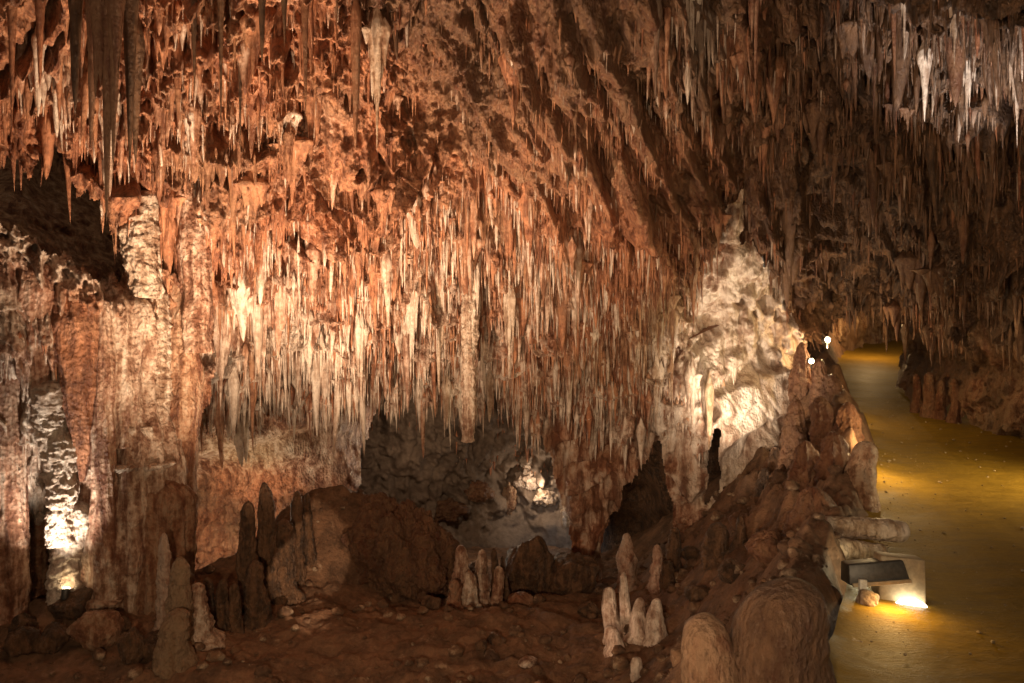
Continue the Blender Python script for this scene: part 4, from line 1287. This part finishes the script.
def on_ground(px, d, up):
    x = (px - CX) / F * d
    return Vector((x, d, gz(x, d) + up))


# show-cave floodlight on the floor below the picture, aimed up at the curtain
spot(V3(235, 714, 7.1), V3(340, 120, 10.4), 3900, 92, .95, (1.0, .74, .50), .08)
spot(V3(330, 718, 7.0), V3(260, 60, 9.2), 1300, 84, 1.0, (1.0, .68, .44), .30)    # added soft fill to wash the upper left ceiling
spot(V3(330, 688, 7.0), V3(302, 545, 12.4), 420, 17, .15, WARM, .03)              # narrow beam on the mound
point(on_ground(226, 13.5, .45), 120, (1.0, .80, .55), .06)                       # behind the dark stalagmites, lights the ledge
spot(V3(58, 610, 8.7), V3(46, 390, 9.9), 330, 66, .9, WHITE, .05)                # white flowstone
spot(on_ground(694, 10.2, .5), V3(765, 325, 13.9), 280, 66, .8, (1.0, .83, .62), .06)   # yellow wall
spot(on_ground(578, 17.6, .4), V3(565, 540, 21.5), 110, 62, 1.0, COOL, .08)         # rear chamber floor
gq = surf_at('rock_outcrop.005', 533, 480)
point((gq[0] + .15, gq[1] - .75, gq[2] - .1), 26, (1.0, .8, .58), .05)                                        # grotto
point(V3(440, 450, 17.0), 130, (1.0, .75, .5), .15)                               # added warm fill, browns the upper rear wall
point(on_ground(425, 15.4, .3), 22, (1.0, .93, .75), .05)                        # behind the mound
spot(on_ground(572, 12.3, .5), V3(600, 455, 13.9), 75, 100, 1.0, (.82, .92, 1.0), .05)  # bluish crust
spot(V3(470, 715, 6.9), V3(632, 615, 9.4), 80, 16, .6, (1.0, .62, .42), .04)     # pinkish stalagmites
spot(V3(1080, 560, 6.5), V3(975, 70, 8.5), 2600, 30, .9, (1, .95, .9), .05)        # white patch, upper right
spot(V3(892, 590, 5.38), V3(925, 740, 5.0), 13, 165, .6, (1.0, .64, .24), .10)     # path floodlight
point(V3(882, 440, 9.5), 34, AMBER, .08)                                        # behind the bullet stalagmite
point(V3(864, 572, 6.1), 5, (1.0, .84, .48), .05)                                  # added fill standing in for floodlight spill on the stones
point(V3(832, 350, 13.8), 60, (1.0, .68, .32), .06)                              # at the bend
point(V3(872, 322, 25), 100, (1.0, .62, .26), .06)
spot(V3(1190, 430, 8.5), V3(960, 470, 9.5), 380, 120, 1.0, (1.0, .76, .40), .30)    # added unseen light beyond the right edge, evens out the path
spot(on_ground(738, 11.8, .6), V3(748, 335, 13.6), 330, 90, .8, (1.0, .83, .62), .06)  # second light, added to lift the upper pale wall
# fill lights added beside and behind the viewer, without fittings
spot((.4, -1.0, H + .1), V3(790, 120, 11), 850, 75, 1.0, (1.0, .74, .48), .3)
spot((-.8, -.6, H - .6), V3(450, 570, 9), 1150, 75, 1.0, (1.0, .72, .45), .25)
spot((-3.0, 2.6, H - 2.6), V3(640, 90, 9.5), 1150, 100, 1.0, (1.0, .72, .47), .25)

# ------------------------------------------------------------------ world, camera, render
w = bpy.data.worlds.new("World"); scn.world = w; w.use_nodes = True
bg = w.node_tree.nodes["Background"]; bg.inputs[0].default_value = (1.0, .72, .48, 1); bg.inputs[1].default_value = .11

cam = bpy.data.cameras.new("Camera"); co = bpy.data.objects.new("Camera", cam); COL.objects.link(co)
co.location = (0, 0, H); co.rotation_euler = (math.radians(90), 0, 0)
cam.sensor_width = 36; cam.lens = 36 * F / 1024; cam.clip_start = .05; cam.clip_end = 300
scn.camera = co
vs_ = scn.view_settings
vs_.view_transform = 'Standard'; vs_.look = 'None'; vs_.exposure = .35; vs_.gamma = 1; vs_.use_curve_mapping = False
c = scn.cycles
c.use_denoising = True
try: c.denoiser = 'OPENIMAGEDENOISE'
except Exception: pass
c.max_bounces = 5; c.diffuse_bounces = 3; c.glossy_bounces = 2; c.sample_clamp_indirect = 1.5
